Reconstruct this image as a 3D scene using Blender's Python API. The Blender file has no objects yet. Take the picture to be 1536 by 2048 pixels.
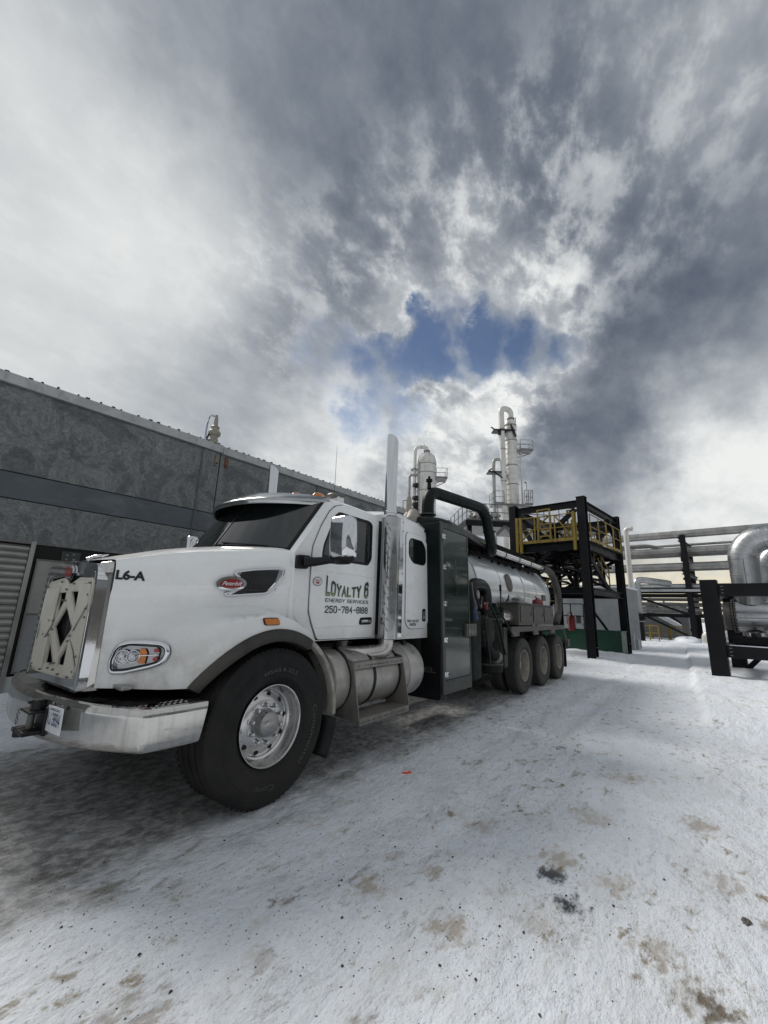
import bpy, bmesh, math, random
import numpy as np
from mathutils import Vector, Matrix
R = math.radians
rnd = random.Random(7)
scn = bpy.context.scene

# ------------------------------------------------------------------ camera
cam_d = bpy.data.cameras.new('camera'); cam = bpy.data.objects.new('camera', cam_d); scn.collection.objects.link(cam)
scn.camera = cam
YAW, PITCH, ROLL = R(53.818), R(13.2775), R(2.1387)
fw = Vector((math.sin(YAW)*math.cos(PITCH), math.cos(YAW)*math.cos(PITCH), math.sin(PITCH)))
rt = Vector((math.cos(YAW), -math.sin(YAW), 0)); up = rt.cross(fw)
r2 = rt*math.cos(ROLL)+up*math.sin(ROLL); u2 = -rt*math.sin(ROLL)+up*math.cos(ROLL)
m = Matrix((r2, u2, -fw)).transposed().to_4x4(); m.translation = Vector((-2.4157, -3.9898, 1.4915))
cam.matrix_world = m
cam_d.sensor_fit = 'VERTICAL'; cam_d.sensor_height = 36; cam_d.lens = 826/2048*36
cam_d.clip_start = 0.05; cam_d.clip_end = 3000

# ------------------------------------------------------------------ sky and sun
SUN_AZ, SUN_EL = 4, 45
world = bpy.data.worlds.new('World'); scn.world = world; world.use_nodes = True
def build_world():
    nt = world.node_tree; N = nt.nodes; L = nt.links; N.clear()
    def nd(t, **k):
        n = N.new(t)
        for a, b in k.items(): setattr(n, a, b)
        return n
    def mth(op, a, b=None, c=None, clamp=False):
        n = nd('ShaderNodeMath', operation=op); n.use_clamp = clamp
        for i, v in enumerate((a, b, c)):
            if v is None: continue
            if isinstance(v, (int, float)): n.inputs[i].default_value = v
            else: L.new(v, n.inputs[i])
        return n.outputs[0]
    def smooth(v, a, b, lo=0., hi=1.):
        n = nd('ShaderNodeMapRange', interpolation_type='SMOOTHSTEP')
        L.new(v, n.inputs[0])
        for i, x in enumerate((a, b, lo, hi)): n.inputs[i+1].default_value = x
        return n.outputs[0]
    tc = nd('ShaderNodeTexCoord'); sep = nd('ShaderNodeSeparateXYZ'); L.new(tc.outputs['Generated'], sep.inputs[0])
    dx, dy, dz = sep.outputs
    den = mth('ADD', mth('MAXIMUM', dz, 0.0), .22)
    cmb = nd('ShaderNodeCombineXYZ'); L.new(mth('DIVIDE', dx, den), cmb.inputs[0]); L.new(mth('DIVIDE', dy, den), cmb.inputs[1])
    mp = nd('ShaderNodeMapping'); L.new(cmb.outputs[0], mp.inputs[0]); mp.inputs['Rotation'].default_value = (0, 0, R(-62)); mp.inputs['Scale'].default_value = (1.0, 1.9, 1)
    def noise(vec, sc, det, rough, dist=0., off=0):
        n = nd('ShaderNodeTexNoise'); n.inputs['Scale'].default_value = sc; n.inputs['Detail'].default_value = det
        n.inputs['Roughness'].default_value = rough; n.inputs['Distortion'].default_value = dist
        if off:
            a = nd('ShaderNodeVectorMath', operation='ADD'); L.new(vec, a.inputs[0]); a.inputs[1].default_value = (off, off*.7, off*.3); vec = a.outputs[0]
        L.new(vec, n.inputs['Vector']); return n
    n1 = noise(mp.outputs[0], 1.9, 8, .55, .15)
    n2 = noise(tc.outputs['Generated'], 8, 10, .64, .05, 3)
    n3 = noise(mp.outputs[0], 6.0, 7, .58, .1, 5)
    # direction nudged by noise so that cloud masses get ragged outlines
    wn = noise(tc.outputs['Generated'], 3.6, 8, .6, 0, 9)
    s1 = nd('ShaderNodeVectorMath', operation='SUBTRACT'); L.new(wn.outputs['Color'], s1.inputs[0]); s1.inputs[1].default_value = (.5, .5, .5)
    s2 = nd('ShaderNodeVectorMath', operation='SCALE'); L.new(s1.outputs[0], s2.inputs[0]); s2.inputs['Scale'].default_value = .30
    s3 = nd('ShaderNodeVectorMath', operation='ADD'); L.new(tc.outputs['Generated'], s3.inputs[0]); L.new(s2.outputs[0], s3.inputs[1])
    s4 = nd('ShaderNodeVectorMath', operation='NORMALIZE'); L.new(s3.outputs[0], s4.inputs[0])
    def masses(tab, wide, acc=0.0):
        for az, el, r, w in tab:
            d = nd('ShaderNodeVectorMath', operation='DOT_PRODUCT'); L.new(s4.outputs[0], d.inputs[0])
            d.inputs[1].default_value = (math.sin(R(az))*math.cos(R(el)), math.cos(R(az))*math.cos(R(el)), math.sin(R(el)))
            v = smooth(d.outputs['Value'], math.cos(R(r*wide)), math.cos(R(r*.15)))
            acc = mth('MULTIPLY_ADD', v, w, acc)
        return acc
    # cloud masses: azimuth, elevation, angular radius, light or dark
    BR = [(6.3, 34.3, 20, 0.2), (18.5, 46.0, 13, 0.13), (25.1, 43.7, 9, 0.06), (8.2, 19.3, 14, 0.05), (45.8, 61.5, 20, -0.17), (72.7, 56.0, 15, -0.115), (32.5, 56.8, 10, -0.05), (1.9, 49.8, 14, -0.03), (92.6, 33.7, 13, -0.138), (86.9, 27.8, 10, -0.126), (78.6, 20.8, 8, -0.115), (99.4, 36.8, 10, -0.126), (85.3, 16.9, 6, -0.112), (74.3, 23.8, 5, -0.112), (93.4, 44.7, 8, 0.02), (101.5, 46.1, 8, 0.04), (65.6, 42.3, 7, 0.14), (79.2, 36.1, 5, 0.16), (42.1, 41.2, 7, 0.04), (66.9, 30.1, 5, 0.34), (76.7, 29.7, 4, 0.2), (53.6, 38.8, 3, 0.2), (63.5, 21.5, 6, 0.36), (42.7, 21.1, 8, 0.24), (50.2, 17.5, 6, 0.16), (34.0, 23.9, 8, 0.04), (31.9, 29.7, 9, -0.07), (97.5, 22.8, 7, 0.2), (93.4, 22.3, 5, 0.1), (94.1, 12.9, 7, 0.17), (89.8, 11.7, 5, 0.06), (73.9, 14.8, 5, 0.05), (98.2, 15.9, 6, 0.15), (95.7, 52.5, 6, 0.05), (83.4, 39.4, 5, 0.12), (51.5, 27.5, 5, 0.26)]
    HO = [(63.2, 35.8, 4.95, 1.1), (57.7, 34.8, 4.05, 1.1), (69.2, 35.9, 4.05, 1.1), (74.9, 34.6, 3.6, 1.0), (78.9, 33.4, 2.25, 0.6), (53.2, 30.4, 4.05, 0.55), (49.9, 34.5, 3.15, 0.4), (49.0, 24.9, 3.6, 0.55), (57.2, 25.9, 3.15, 0.6), (43.0, 33.9, 3.6, 0.25), (55.8, 21.9, 3.15, 0.35), (53.6, 38.2, 2.34, -0.9), (50.6, 36.4, 1.62, -0.6)]
    b = masses([(55, 45, 62, -.17), (64, 45, 17, .11)], 1.0, .68)  # sky out of view kept brighter than in view, to light the truck
    b = masses(BR, 1.5, b)
    glow = masses([(4, 36, 38, .7)], 1.0, 0.0)
    calm = mth('SUBTRACT', 1.0, glow)
    hs = masses(HO+[(51, 29, 5, .30), (50, 25, 5, .36), (47, 30, 4.5, .24)], 1.28, 0.0)
    b = mth('MULTIPLY_ADD', mth('MULTIPLY', mth('SUBTRACT', n1.outputs[0], .5), calm), .42, b)
    b = mth('MULTIPLY_ADD', mth('MULTIPLY', mth('SUBTRACT', n2.outputs[0], .5), calm), .40, b)
    b = mth('MULTIPLY_ADD', mth('MULTIPLY', mth('SUBTRACT', n3.outputs[0], .5), calm), .20, b)
    mp2 = nd('ShaderNodeMapping'); L.new(cmb.outputs[0], mp2.inputs[0]); mp2.inputs['Rotation'].default_value = (0, 0, R(-30)); mp2.inputs['Scale'].default_value = (1.0, 1.5, 1)
    n4 = noise(mp2.outputs[0], 11, 9, .60, .15, 11)
    patch = masses([(66, 42, 17, .9), (92, 48, 14, .45), (40, 40, 10, .4), (62, 24, 12, .5)], 1.3, 0.08)
    b = mth('MULTIPLY_ADD', mth('MULTIPLY', mth('SUBTRACT', n4.outputs[0], .5), patch), .60, b)
    puff = mth('MULTIPLY', smooth(mth('ADD', mth('MULTIPLY', n4.outputs[0], .5), mth('MULTIPLY', n2.outputs[0], .5)), .47, .60), patch)
    b = mth('MULTIPLY_ADD', puff, .22, mth('SUBTRACT', b, mth('MULTIPLY', patch, .09)))
    # bright rims round the gap
    rim = mth('MULTIPLY', smooth(hs, .02, .35), smooth(hs, .9, .4))
    b = mth('MULTIPLY_ADD', rim, .10, b)
    ramp = nd('ShaderNodeValToRGB'); L.new(b, ramp.inputs[0]); ramp.color_ramp.interpolation = 'B_SPLINE'
    el = ramp.color_ramp.elements
    el[0].position = 0; el[0].color = (.066, .080, .118, 1)
    el[1].position = 1; el[1].color = (.80, .81, .795, 1)
    for p, c in ((.25, (.134, .158, .196)), (.5, (.275, .301, .335)), (.75, (.49, .512, .528))):
        e = el.new(p); e.color = (*c, 1)
    hm = mth('ADD', hs, mth('MULTIPLY', mth('SUBTRACT', n2.outputs[0], .5), 2.6))
    hm = mth('ADD', hm, mth('MULTIPLY', mth('SUBTRACT', n4.outputs[0], .5), 1.0))
    hm = mth('ADD', hm, mth('MULTIPLY', mth('SUBTRACT', wn.outputs[0], .5), 1.2))
    hm = mth('MULTIPLY', smooth(hm, -.1, 1.5, 0, .97), smooth(hs, .02, .3))
    sky = nd('ShaderNodeTexSky', sky_type='NISHITA'); sky.sun_disc = False
    sky.sun_elevation = R(SUN_EL); sky.sun_rotation = R(SUN_AZ); sky.air_density = 1.0; sky.dust_density = .3; sky.ozone_density = 2.5
    def mix(f, a, b_):
        n = nd('ShaderNodeMix', data_type='RGBA'); n.clamp_factor = True
        if isinstance(f, (int, float)): n.inputs[0].default_value = f
        else: L.new(f, n.inputs[0])
        for i, v in ((6, a), (7, b_)):
            if isinstance(v, tuple): n.inputs[i].default_value = (*v, 1)
            else: L.new(v, n.inputs[i])
        return n.outputs[2]
    sc10 = nd('ShaderNodeVectorMath', operation='SCALE'); L.new(ramp.outputs[0], sc10.inputs[0]); sc10.inputs['Scale'].default_value = 10.
    skc = nd('ShaderNodeVectorMath', operation='MULTIPLY'); L.new(sky.outputs[0], skc.inputs[0]); skc.inputs[1].default_value = (SKYK, SKYK*.98, SKYK*1.0)
    blue = mix(smooth(dz, .56, .40), skc.outputs[0], (3.1, 3.9, 5.3))   # the gap thins to veiled pale blue lower down
    c = mix(hm, sc10.outputs[0], blue)
    # low band: pale, warm towards the east where the cloud thins
    dw = nd('ShaderNodeVectorMath', operation='DOT_PRODUCT'); L.new(tc.outputs['Generated'], dw.inputs[0]); dw.inputs[1].default_value = (math.sin(R(93)), math.cos(R(93)), 0)
    warm = mth('MULTIPLY', smooth(dw.outputs['Value'], .86, .995), smooth(dz, .17, .03))
    warm = mth('MULTIPLY', warm, smooth(n3.outputs[0], .25, .6, .5, .95))
    c = mix(warm, c, (7.6, 6.8, 4.8))
    c = mix(smooth(dz, .03, -.05), c, (4.2, 4.4, 4.8))
    bg = nd('ShaderNodeBackground'); L.new(c, bg.inputs[0]); bg.inputs[1].default_value = .1
    out = nd('ShaderNodeOutputWorld'); L.new(bg.outputs[0], out.inputs[0])
SKYK = .62
build_world()
sun_d = bpy.data.lights.new('sun', 'SUN'); sun_d.energy = 2.4; sun_d.angle = R(20); sun_d.color = (1, .96, .9)
sun = bpy.data.objects.new('sun', sun_d); scn.collection.objects.link(sun)
sun.rotation_euler = Vector((math.sin(R(SUN_AZ))*math.cos(R(SUN_EL)), math.cos(R(SUN_AZ))*math.cos(R(SUN_EL)), math.sin(R(SUN_EL)))).to_track_quat('Z', 'Y').to_euler()
scn.view_settings.view_transform = 'Standard'; scn.view_settings.look = 'None'
scn.view_settings.exposure = .2; scn.view_settings.gamma = 1; scn.view_settings.use_curve_mapping = False

# ------------------------------------------------------------------ materials
def mat(name, col, rough=.5, metal=0., var=0., vscale=4., bump=0., bscale=40., rvar=0., coat=0., spec=.5,
        dirt=None, streak=None, alpha=None, trans=0.):
    """dirt = (colour, z_low, z_high, amount, noise scale) : grime thickest low down on the object, broken by noise"""
    m = bpy.data.materials.new(name); m.use_nodes = True
    nt = m.node_tree; N = nt.nodes; L = nt.links; p = N['Principled BSDF']
    def nd(t, **k):
        n = N.new(t)
        for a, b in k.items(): setattr(n, a, b)
        return n
    geo = nd('ShaderNodeTexCoord').outputs['Object']
    def noise(sc, det=6, rough_=.6, vec=None, dist=0):
        n = nd('ShaderNodeTexNoise'); n.inputs['Scale'].default_value = sc; n.inputs['Detail'].default_value = det
        n.inputs['Roughness'].default_value = rough_; n.inputs['Distortion'].default_value = dist
        L.new(vec or geo, n.inputs['Vector']); return n.outputs[0]
    def mr(v, a, b, lo, hi):
        n = nd('ShaderNodeMapRange', interpolation_type='SMOOTHSTEP'); L.new(v, n.inputs[0])
        for i, x in enumerate((a, b, lo, hi)): n.inputs[i+1].default_value = x
        return n.outputs[0]
    def mul(a, b):
        n = nd('ShaderNodeMath', operation='MULTIPLY')
        for i, v in enumerate((a, b)):
            if isinstance(v, (int, float)): n.inputs[i].default_value = v
            else: L.new(v, n.inputs[i])
        return n.outputs[0]
    def mix(f, a, b):
        n = nd('ShaderNodeMix', data_type='RGBA')
        L.new(f, n.inputs[0])
        for i, v in ((6, a), (7, b)):
            if isinstance(v, tuple): n.inputs[i].default_value = (*v, 1)
            else: L.new(v, n.inputs[i])
        return n.outputs[2]
    c = None
    if var:
        c = mix(mr(noise(vscale), .3, .7, 0, 1), tuple(x*(1-var) for x in col), tuple(min(1, x*(1+var)) for x in col))
    rg = None
    if rvar: rg = mr(noise(vscale*2.3), .3, .7, max(.02, rough-rvar), rough+rvar)
    if streak:
        mp = nd('ShaderNodeMapping'); L.new(geo, mp.inputs[0]); mp.inputs['Scale'].default_value = streak[2]
        s = noise(streak[1], 5, .6, mp.outputs[0])
        c = mix(mr(s, .48, .72, 0, streak[3]), c if c else col, streak[0])
    if dirt:
        sp = nd('ShaderNodeSeparateXYZ'); L.new(geo, sp.inputs[0])
        f = mr(sp.outputs[2], dirt[1], dirt[2], 1., .04)
        f = mul(f, mr(noise(dirt[4], 8, .65), .25, .62, .15, 1.))
        f = mul(f, dirt[3])
        c = mix(f, c if c else col, dirt[0])
        n = nd('ShaderNodeMix', data_type='FLOAT'); L.new(f, n.inputs[0])
        if rg: L.new(rg, n.inputs[2])
        else: n.inputs[2].default_value = rough
        n.inputs[3].default_value = .8; rg = n.outputs[0]
        if metal:
            k = nd('ShaderNodeMix', data_type='FLOAT'); L.new(f, k.inputs[0]); k.inputs[2].default_value = metal; k.inputs[3].default_value = 0.
            L.new(k.outputs[0], p.inputs['Metallic'])
    p.inputs['Base Color'].default_value = (*col, 1); p.inputs['Roughness'].default_value = rough
    if not (dirt and metal): p.inputs['Metallic'].default_value = metal
    p.inputs['Specular IOR Level'].default_value = spec
    if c: L.new(c, p.inputs['Base Color'])
    if rg: L.new(rg, p.inputs['Roughness'])
    if coat: p.inputs['Coat Weight'].default_value = coat; p.inputs['Coat Roughness'].default_value = .04
    if trans: p.inputs['Transmission Weight'].default_value = trans
    if bump:
        b = nd('ShaderNodeBump'); b.inputs['Strength'].default_value = bump; b.inputs['Distance'].default_value = .01
        L.new(noise(bscale, 5, .6), b.inputs['Height']); L.new(b.outputs[0], p.inputs['Normal'])
    return m
GR = (.22, .19, .15)
M = dict(
 white=mat('white_paint', (.80, .81, .81), .28, 0, .03, 3, 0, 1, .05, .6, dirt=(GR, .85, 1.55, .72, 2.6)),
 white_clean=mat('white_paint_upper', (.80, .81, .81), .28, 0, .03, 3, 0, 1, .05, .6),
 fender_dirty=mat('mud_caked_fender', (.32, .30, .27), .7, 0, .35, 9, .5, 30),
 chrome=mat('chrome', (.62, .63, .65), .05, 1, 0, 3, .03, 6, .03),
 chrome_dull=mat('dull_chrome', (.42, .425, .43), .12, 1, .10, 5, .03, 8, .06, dirt=((.20, .18, .155), .5, 1.6, .5, 6)),
 bumper=mat('dusty_bumper_chrome', (.55, .54, .52), .035, 1, .06, 3, .025, 2.0, .02, dirt=((.16, .14, .12), .3, 1.1, .20, 5), streak=((.16, .14, .115), 3, (9, 9, 1.2), .28)),
 alu=mat('road_grimed_aluminium', (.52, .50, .48), .20, .95, .15, 4, .04, 8, .07, dirt=((.17, .15, .125), .2, 1.5, .50, 5)),
 step=mat('grimy_step_metal', (.26, .25, .235), .34, .85, .2, 4, .05, 10, .1, dirt=((.12, .105, .088), .2, 1.5, .6, 5)),
 alu_clean=mat('polished_tank_aluminium', (.60, .60, .60), .12, 1, .05, 4, .02, 8, .04, dirt=((.3, .27, .23), .4, 1.1, .5, 4)),
 rubber=mat('tyre_rubber', (.010, .010, .011), .7, 0, .35, 7, .15, 60, .1, 0, .25, dirt=((.040, .037, .033), -.6, .75, .7, 4)),
 letter=mat('raised_tyre_lettering', (.050, .048, .045), .6),
 rear_rubber=mat('dusty_tyre_rubber', (.035, .034, .032), .85, 0, .3, 5, .2, 50, dirt=((.085, .079, .07), -1, 1, .85, 3)),
 rim=mat('brushed_wheel_metal', (.58, .57, .56), .26, 1, .05, 6, .01, 20, .03),
 rear_rim=mat('dusty_wheel_metal', (.30, .275, .24), .55, .3, .25, 6, .1, 20, .1),
 hole=mat('dark_recess', (.006, .006, .006), .8),
 flare=mat('black_fender_rubber', (.014, .0135, .013), .62, 0, .3, 5, .3, 25, .1, dirt=((.11, .10, .085), .7, 1.5, .65, 5)),
 black=mat('black_plastic', (.007, .007, .008), .4, 0, .2, 6, .05, 30, .08, 0, .3),
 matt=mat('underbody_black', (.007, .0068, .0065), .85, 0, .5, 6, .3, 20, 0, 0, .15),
 glass=mat('tinted_glass', (.006, .009, .009), .03, 0, 0, 1, 0, 1, 0, 0, .75),
 lens=mat('lamp_lens', (.55, .57, .58), .1, .6),
 lampin=mat('lamp_reflector', (.30, .31, .32), .22, 1),
 amber=mat('amber_plastic', (.50, .15, .012), .2, 0, .12, 40, .2, 120, .05, .5),
 redlens=mat('red_plastic', (.35, .012, .015), .25, 0, .1, 30, 0, 1, 0, .4),
 badge=mat('badge_red_enamel', (.22, .012, .018), .2, 0, .15, 30, 0, 1, 0, .8),
 ink=mat('black_vinyl_lettering', (.008, .009, .009), .35),
 inkgreen=mat('dark_green_outline', (.012, .03, .02), .35),
 pale=mat('faded_grey_lettering', (.17, .16, .15), .7),
 vinyl=mat('quilted_offwhite_vinyl', (.56, .54, .48), .6, 0, .12, 7, .4, 22, .08, dirt=((.22, .19, .15), .8, 1.9, .5, 7)),
 stitch=mat('grey_stud', (.13, .125, .12), .5, .4),
 mesh=mat('grille_mesh_black', (.02, .02, .022), .5, .3),
 wire=mat('grille_wire', (.12, .12, .13), .4, .7),
 green=mat('dark_green_gloss_paint', (.003, .014, .010), .10, 0, .25, 3, .05, 2.5, .04, .5, .35, dirt=((.05, .055, .05), .2, 2.6, .25, 3)),
 greenm=mat('dark_green_worn_paint', (.004, .008, .007), .5, 0, .3, 4, .06, 8, .1, 0, .2, dirt=((.028, .027, .024), .2, 2.4, .45, 4)),
 greenframe=mat('greyed_green_frame', (.032, .042, .039), .5, 0, .25, 5, .1, 15, .1, dirt=((.12, .11, .10), .2, 2.4, .5, 4)),
 tank=mat('gloss_tank_paint', (.60, .63, .65), .13, 0, .05, 2, .04, 2, .05, .7, dirt=((.24, .22, .19), -.9, .5, .45, 2.5)),
 boxgrey=mat('grey_toolbox_steel', (.085, .083, .078), .42, .35, .2, 3, .1, 9, .1, dirt=((.12, .105, .09), .9, 2.2, .7, 3)),
 frame=mat('dusty_frame_steel', (.06, .057, .052), .7, .2, .3, 4, .2, 14, .1),
 steel=mat('black_structural_steel', (.006, .006, .0075), .48, 0, .35, 2, .12, 9, .12, 0, .22),
 yellow=mat('yellow_safety_paint', (.24, .165, .02), .5, 0, .2, 3, .15, 12, .1, streak=((.14, .10, .04), 3, (6, 6, 1.5), .6)),
 insul=mat('aluminium_jacket', (.43, .44, .45), .36, 1, .12, 1.3, .15, 3, .1, streak=((.24, .24, .24), 1.2, (2, 2, .6), .5)),
 insul2=mat('weathered_jacket', (.33, .325, .31), .42, .8, .2, 1.1, .12, 3, .12, streak=((.18, .17, .155), 1, (2, 2, .5), .6)),
 tower=mat('off_white_jacket', (.60, .59, .56), .5, .25, .1, 1.2, .12, 4, .1, streak=((.27, .25, .22), .8, (3, 3, .35), .6)),
 band=mat('dark_band', (.16, .155, .15), .5, .4),
 siding=mat('pale_siding', (.36, .38, .385), .6, 0, .1, 1.5, .1, 8, .1),
 sided=mat('grey_siding', (.20, .205, .21), .6, 0, .15, 1.2, .1, 8, .1),
 roofw=mat('white_roof_trim', (.38, .39, .395), .5, 0, .12, 3, .1, 20, .1, streak=((.22, .21, .2), 4, (3, 3, 1), .5)),
 door=mat('ribbed_shutter_metal', (.30, .30, .285), .38, .6, .15, 2, .1, 10, .1, dirt=((.2, .18, .15), 0, 2.5, .4, 3)),
 skid=mat('deep_green_skid_paint', (.006, .052, .030), .4, 0, .2, 2, .1, 6, .1),
 red=mat('red_paint', (.17, .012, .015), .35, 0, .15, 4, .05, 10, .05),
 rust=mat('rusty_lug', (.16, .065, .022), .7, .2, .4, 14, .3, 40),
 lug=mat('tan_lug', (.20, .165, .11), .6, .2, .3, 14, .3, 40),
 beige=mat('beige_fitting', (.27, .255, .21), .5, 0, .15, 10),
 plate=mat('licence_plate_white', (.62, .64, .66), .4, 0, .06, 12),
 blue=mat('plate_blue_print', (.02, .035, .13), .5),
 blackice=mat('dark_oil_stained_slush', (.02, .022, .028), .45, 0, .5, 30, .5, 60, .15),
 stone=mat('grit', (.045, .038, .03), .8, 0, .5, 20),
 rock=mat('grey_stone', (.12, .115, .105), .8, 0, .4, 12, .4, 30),
 orange=mat('orange_ribbon', (.85, .06, .02), .4),
 snowroof=mat('snow_cover', (.74, .77, .82), .8, 0, .04, 2, .3, 5),
 hose=mat('ribbed_hose', (.05, .046, .04), .65, 0, .3, 5, .2, 20),
 far=mat('distant_ground', (.16, .17, .18), .9, 0, .3, .02),
 cloth=mat('blue_cloth', (.03, .05, .12), .8, 0, .2, 10, .3, 30),
)
def green_print():
    m = bpy.data.materials.new('green_fade_print'); m.use_nodes = True; nt = m.node_tree; p = nt.nodes['Principled BSDF']
    tc = nt.nodes.new('ShaderNodeTexCoord'); sp = nt.nodes.new('ShaderNodeSeparateXYZ'); nt.links.new(tc.outputs['Object'], sp.inputs[0])
    mr = nt.nodes.new('ShaderNodeMapRange'); nt.links.new(sp.outputs[2], mr.inputs[0]); mr.inputs[1].default_value = 1.60; mr.inputs[2].default_value = 1.74
    rp = nt.nodes.new('ShaderNodeValToRGB'); nt.links.new(mr.outputs[0], rp.inputs[0])
    rp.color_ramp.elements[0].color = (.30, .36, .18, 1); rp.color_ramp.elements[1].color = (.012, .035, .022, 1)
    e = rp.color_ramp.elements.new(.45); e.color = (.10, .17, .09, 1)
    nt.links.new(rp.outputs[0], p.inputs['Base Color']); p.inputs['Roughness'].default_value = .35
    return m
M['print'] = green_print()
def galv():
    m = bpy.data.materials.new('galvanised_sheet'); m.use_nodes = True; nt = m.node_tree; N = nt.nodes; L = nt.links; p = N['Principled BSDF']
    tc = N.new('ShaderNodeTexCoord')
    def nz(sc, det, mp=None, dist=0, off=0):
        n = N.new('ShaderNodeTexNoise'); n.inputs['Scale'].default_value = sc; n.inputs['Detail'].default_value = det; n.inputs['Roughness'].default_value = .62; n.inputs['Distortion'].default_value = dist
        k = N.new('ShaderNodeMapping'); k.inputs['Scale'].default_value = mp or (1, 1, 1); k.inputs['Location'].default_value = (off, off, off); L.new(tc.outputs['Object'], k.inputs[0]); L.new(k.outputs[0], n.inputs['Vector']); return n.outputs[0]
    oi = N.new('ShaderNodeObjectInfo')
    a = nz(1.15, 11, (1, 1, 1), 1.8); b = nz(22, 5, (1, 1, 1), .8, 4)
    vo = N.new('ShaderNodeTexVoronoi'); vo.inputs['Scale'].default_value = 26; L.new(tc.outputs['Object'], vo.inputs['Vector'])
    def rp(v, stops):
        r = N.new('ShaderNodeValToRGB'); L.new(v, r.inputs[0]); e = r.color_ramp.elements
        e[0].position, e[0].color = stops[0][0], (*stops[0][1], 1); e[1].position, e[1].color = stops[-1][0], (*stops[-1][1], 1)
        for s in stops[1:-1]: x = e.new(s[0]); x.color = (*s[1], 1)
        return r.outputs[0]
    base = rp(a, [(.34, (0.088, 0.095, 0.097)), (.46, (0.122, 0.130, 0.130)), (.50, (0.183, 0.191, 0.188)), (.53, (0.128, 0.137, 0.137)), (.68, (0.213, 0.220, 0.222))])
    sp = rp(b, [(.32, (.84, .84, .85)), (.66, (1.15, 1.16, 1.18))])
    mx = N.new('ShaderNodeMix'); mx.data_type = 'RGBA'; mx.blend_type = 'MULTIPLY'; mx.inputs[0].default_value = 1; L.new(base, mx.inputs[6]); L.new(sp, mx.inputs[7])
    sv = N.new('ShaderNodeMapRange'); L.new(vo.outputs['Color'], sv.inputs[0]); sv.inputs[3].default_value = .82; sv.inputs[4].default_value = 1.2
    m2 = N.new('ShaderNodeVectorMath'); m2.operation = 'SCALE'; L.new(mx.outputs[2], m2.inputs[0]); L.new(sv.outputs[0], m2.inputs['Scale'])
    m3 = N.new('ShaderNodeVectorMath'); m3.operation = 'SCALE'; L.new(m2.outputs[0], m3.inputs[0])
    rr = N.new('ShaderNodeMapRange'); L.new(oi.outputs['Random'], rr.inputs[0]); rr.inputs[3].default_value = .92; rr.inputs[4].default_value = 1.08
    L.new(rr.outputs[0], m3.inputs['Scale']); L.new(m3.outputs[0], p.inputs['Base Color'])
    p.inputs['Metallic'].default_value = .5
    r2_ = N.new('ShaderNodeMapRange'); L.new(b, r2_.inputs[0]); r2_.inputs[3].default_value = .30; r2_.inputs[4].default_value = .55; L.new(r2_.outputs[0], p.inputs['Roughness'])
    bu = N.new('ShaderNodeBump'); bu.inputs['Strength'].default_value = .2; bu.inputs['Distance'].default_value = .02; L.new(a, bu.inputs['Height']); L.new(bu.outputs[0], p.inputs['Normal'])
    return m
M['galv'] = galv()
M['galvband'] = mat('smooth_galvanised_band', (.090, .102, .114), .42, .5, .12, 1.2, .05, 3, .08, streak=((.20, .215, .225), 1.3, (1.2, 1, 3.0), .35))

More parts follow.
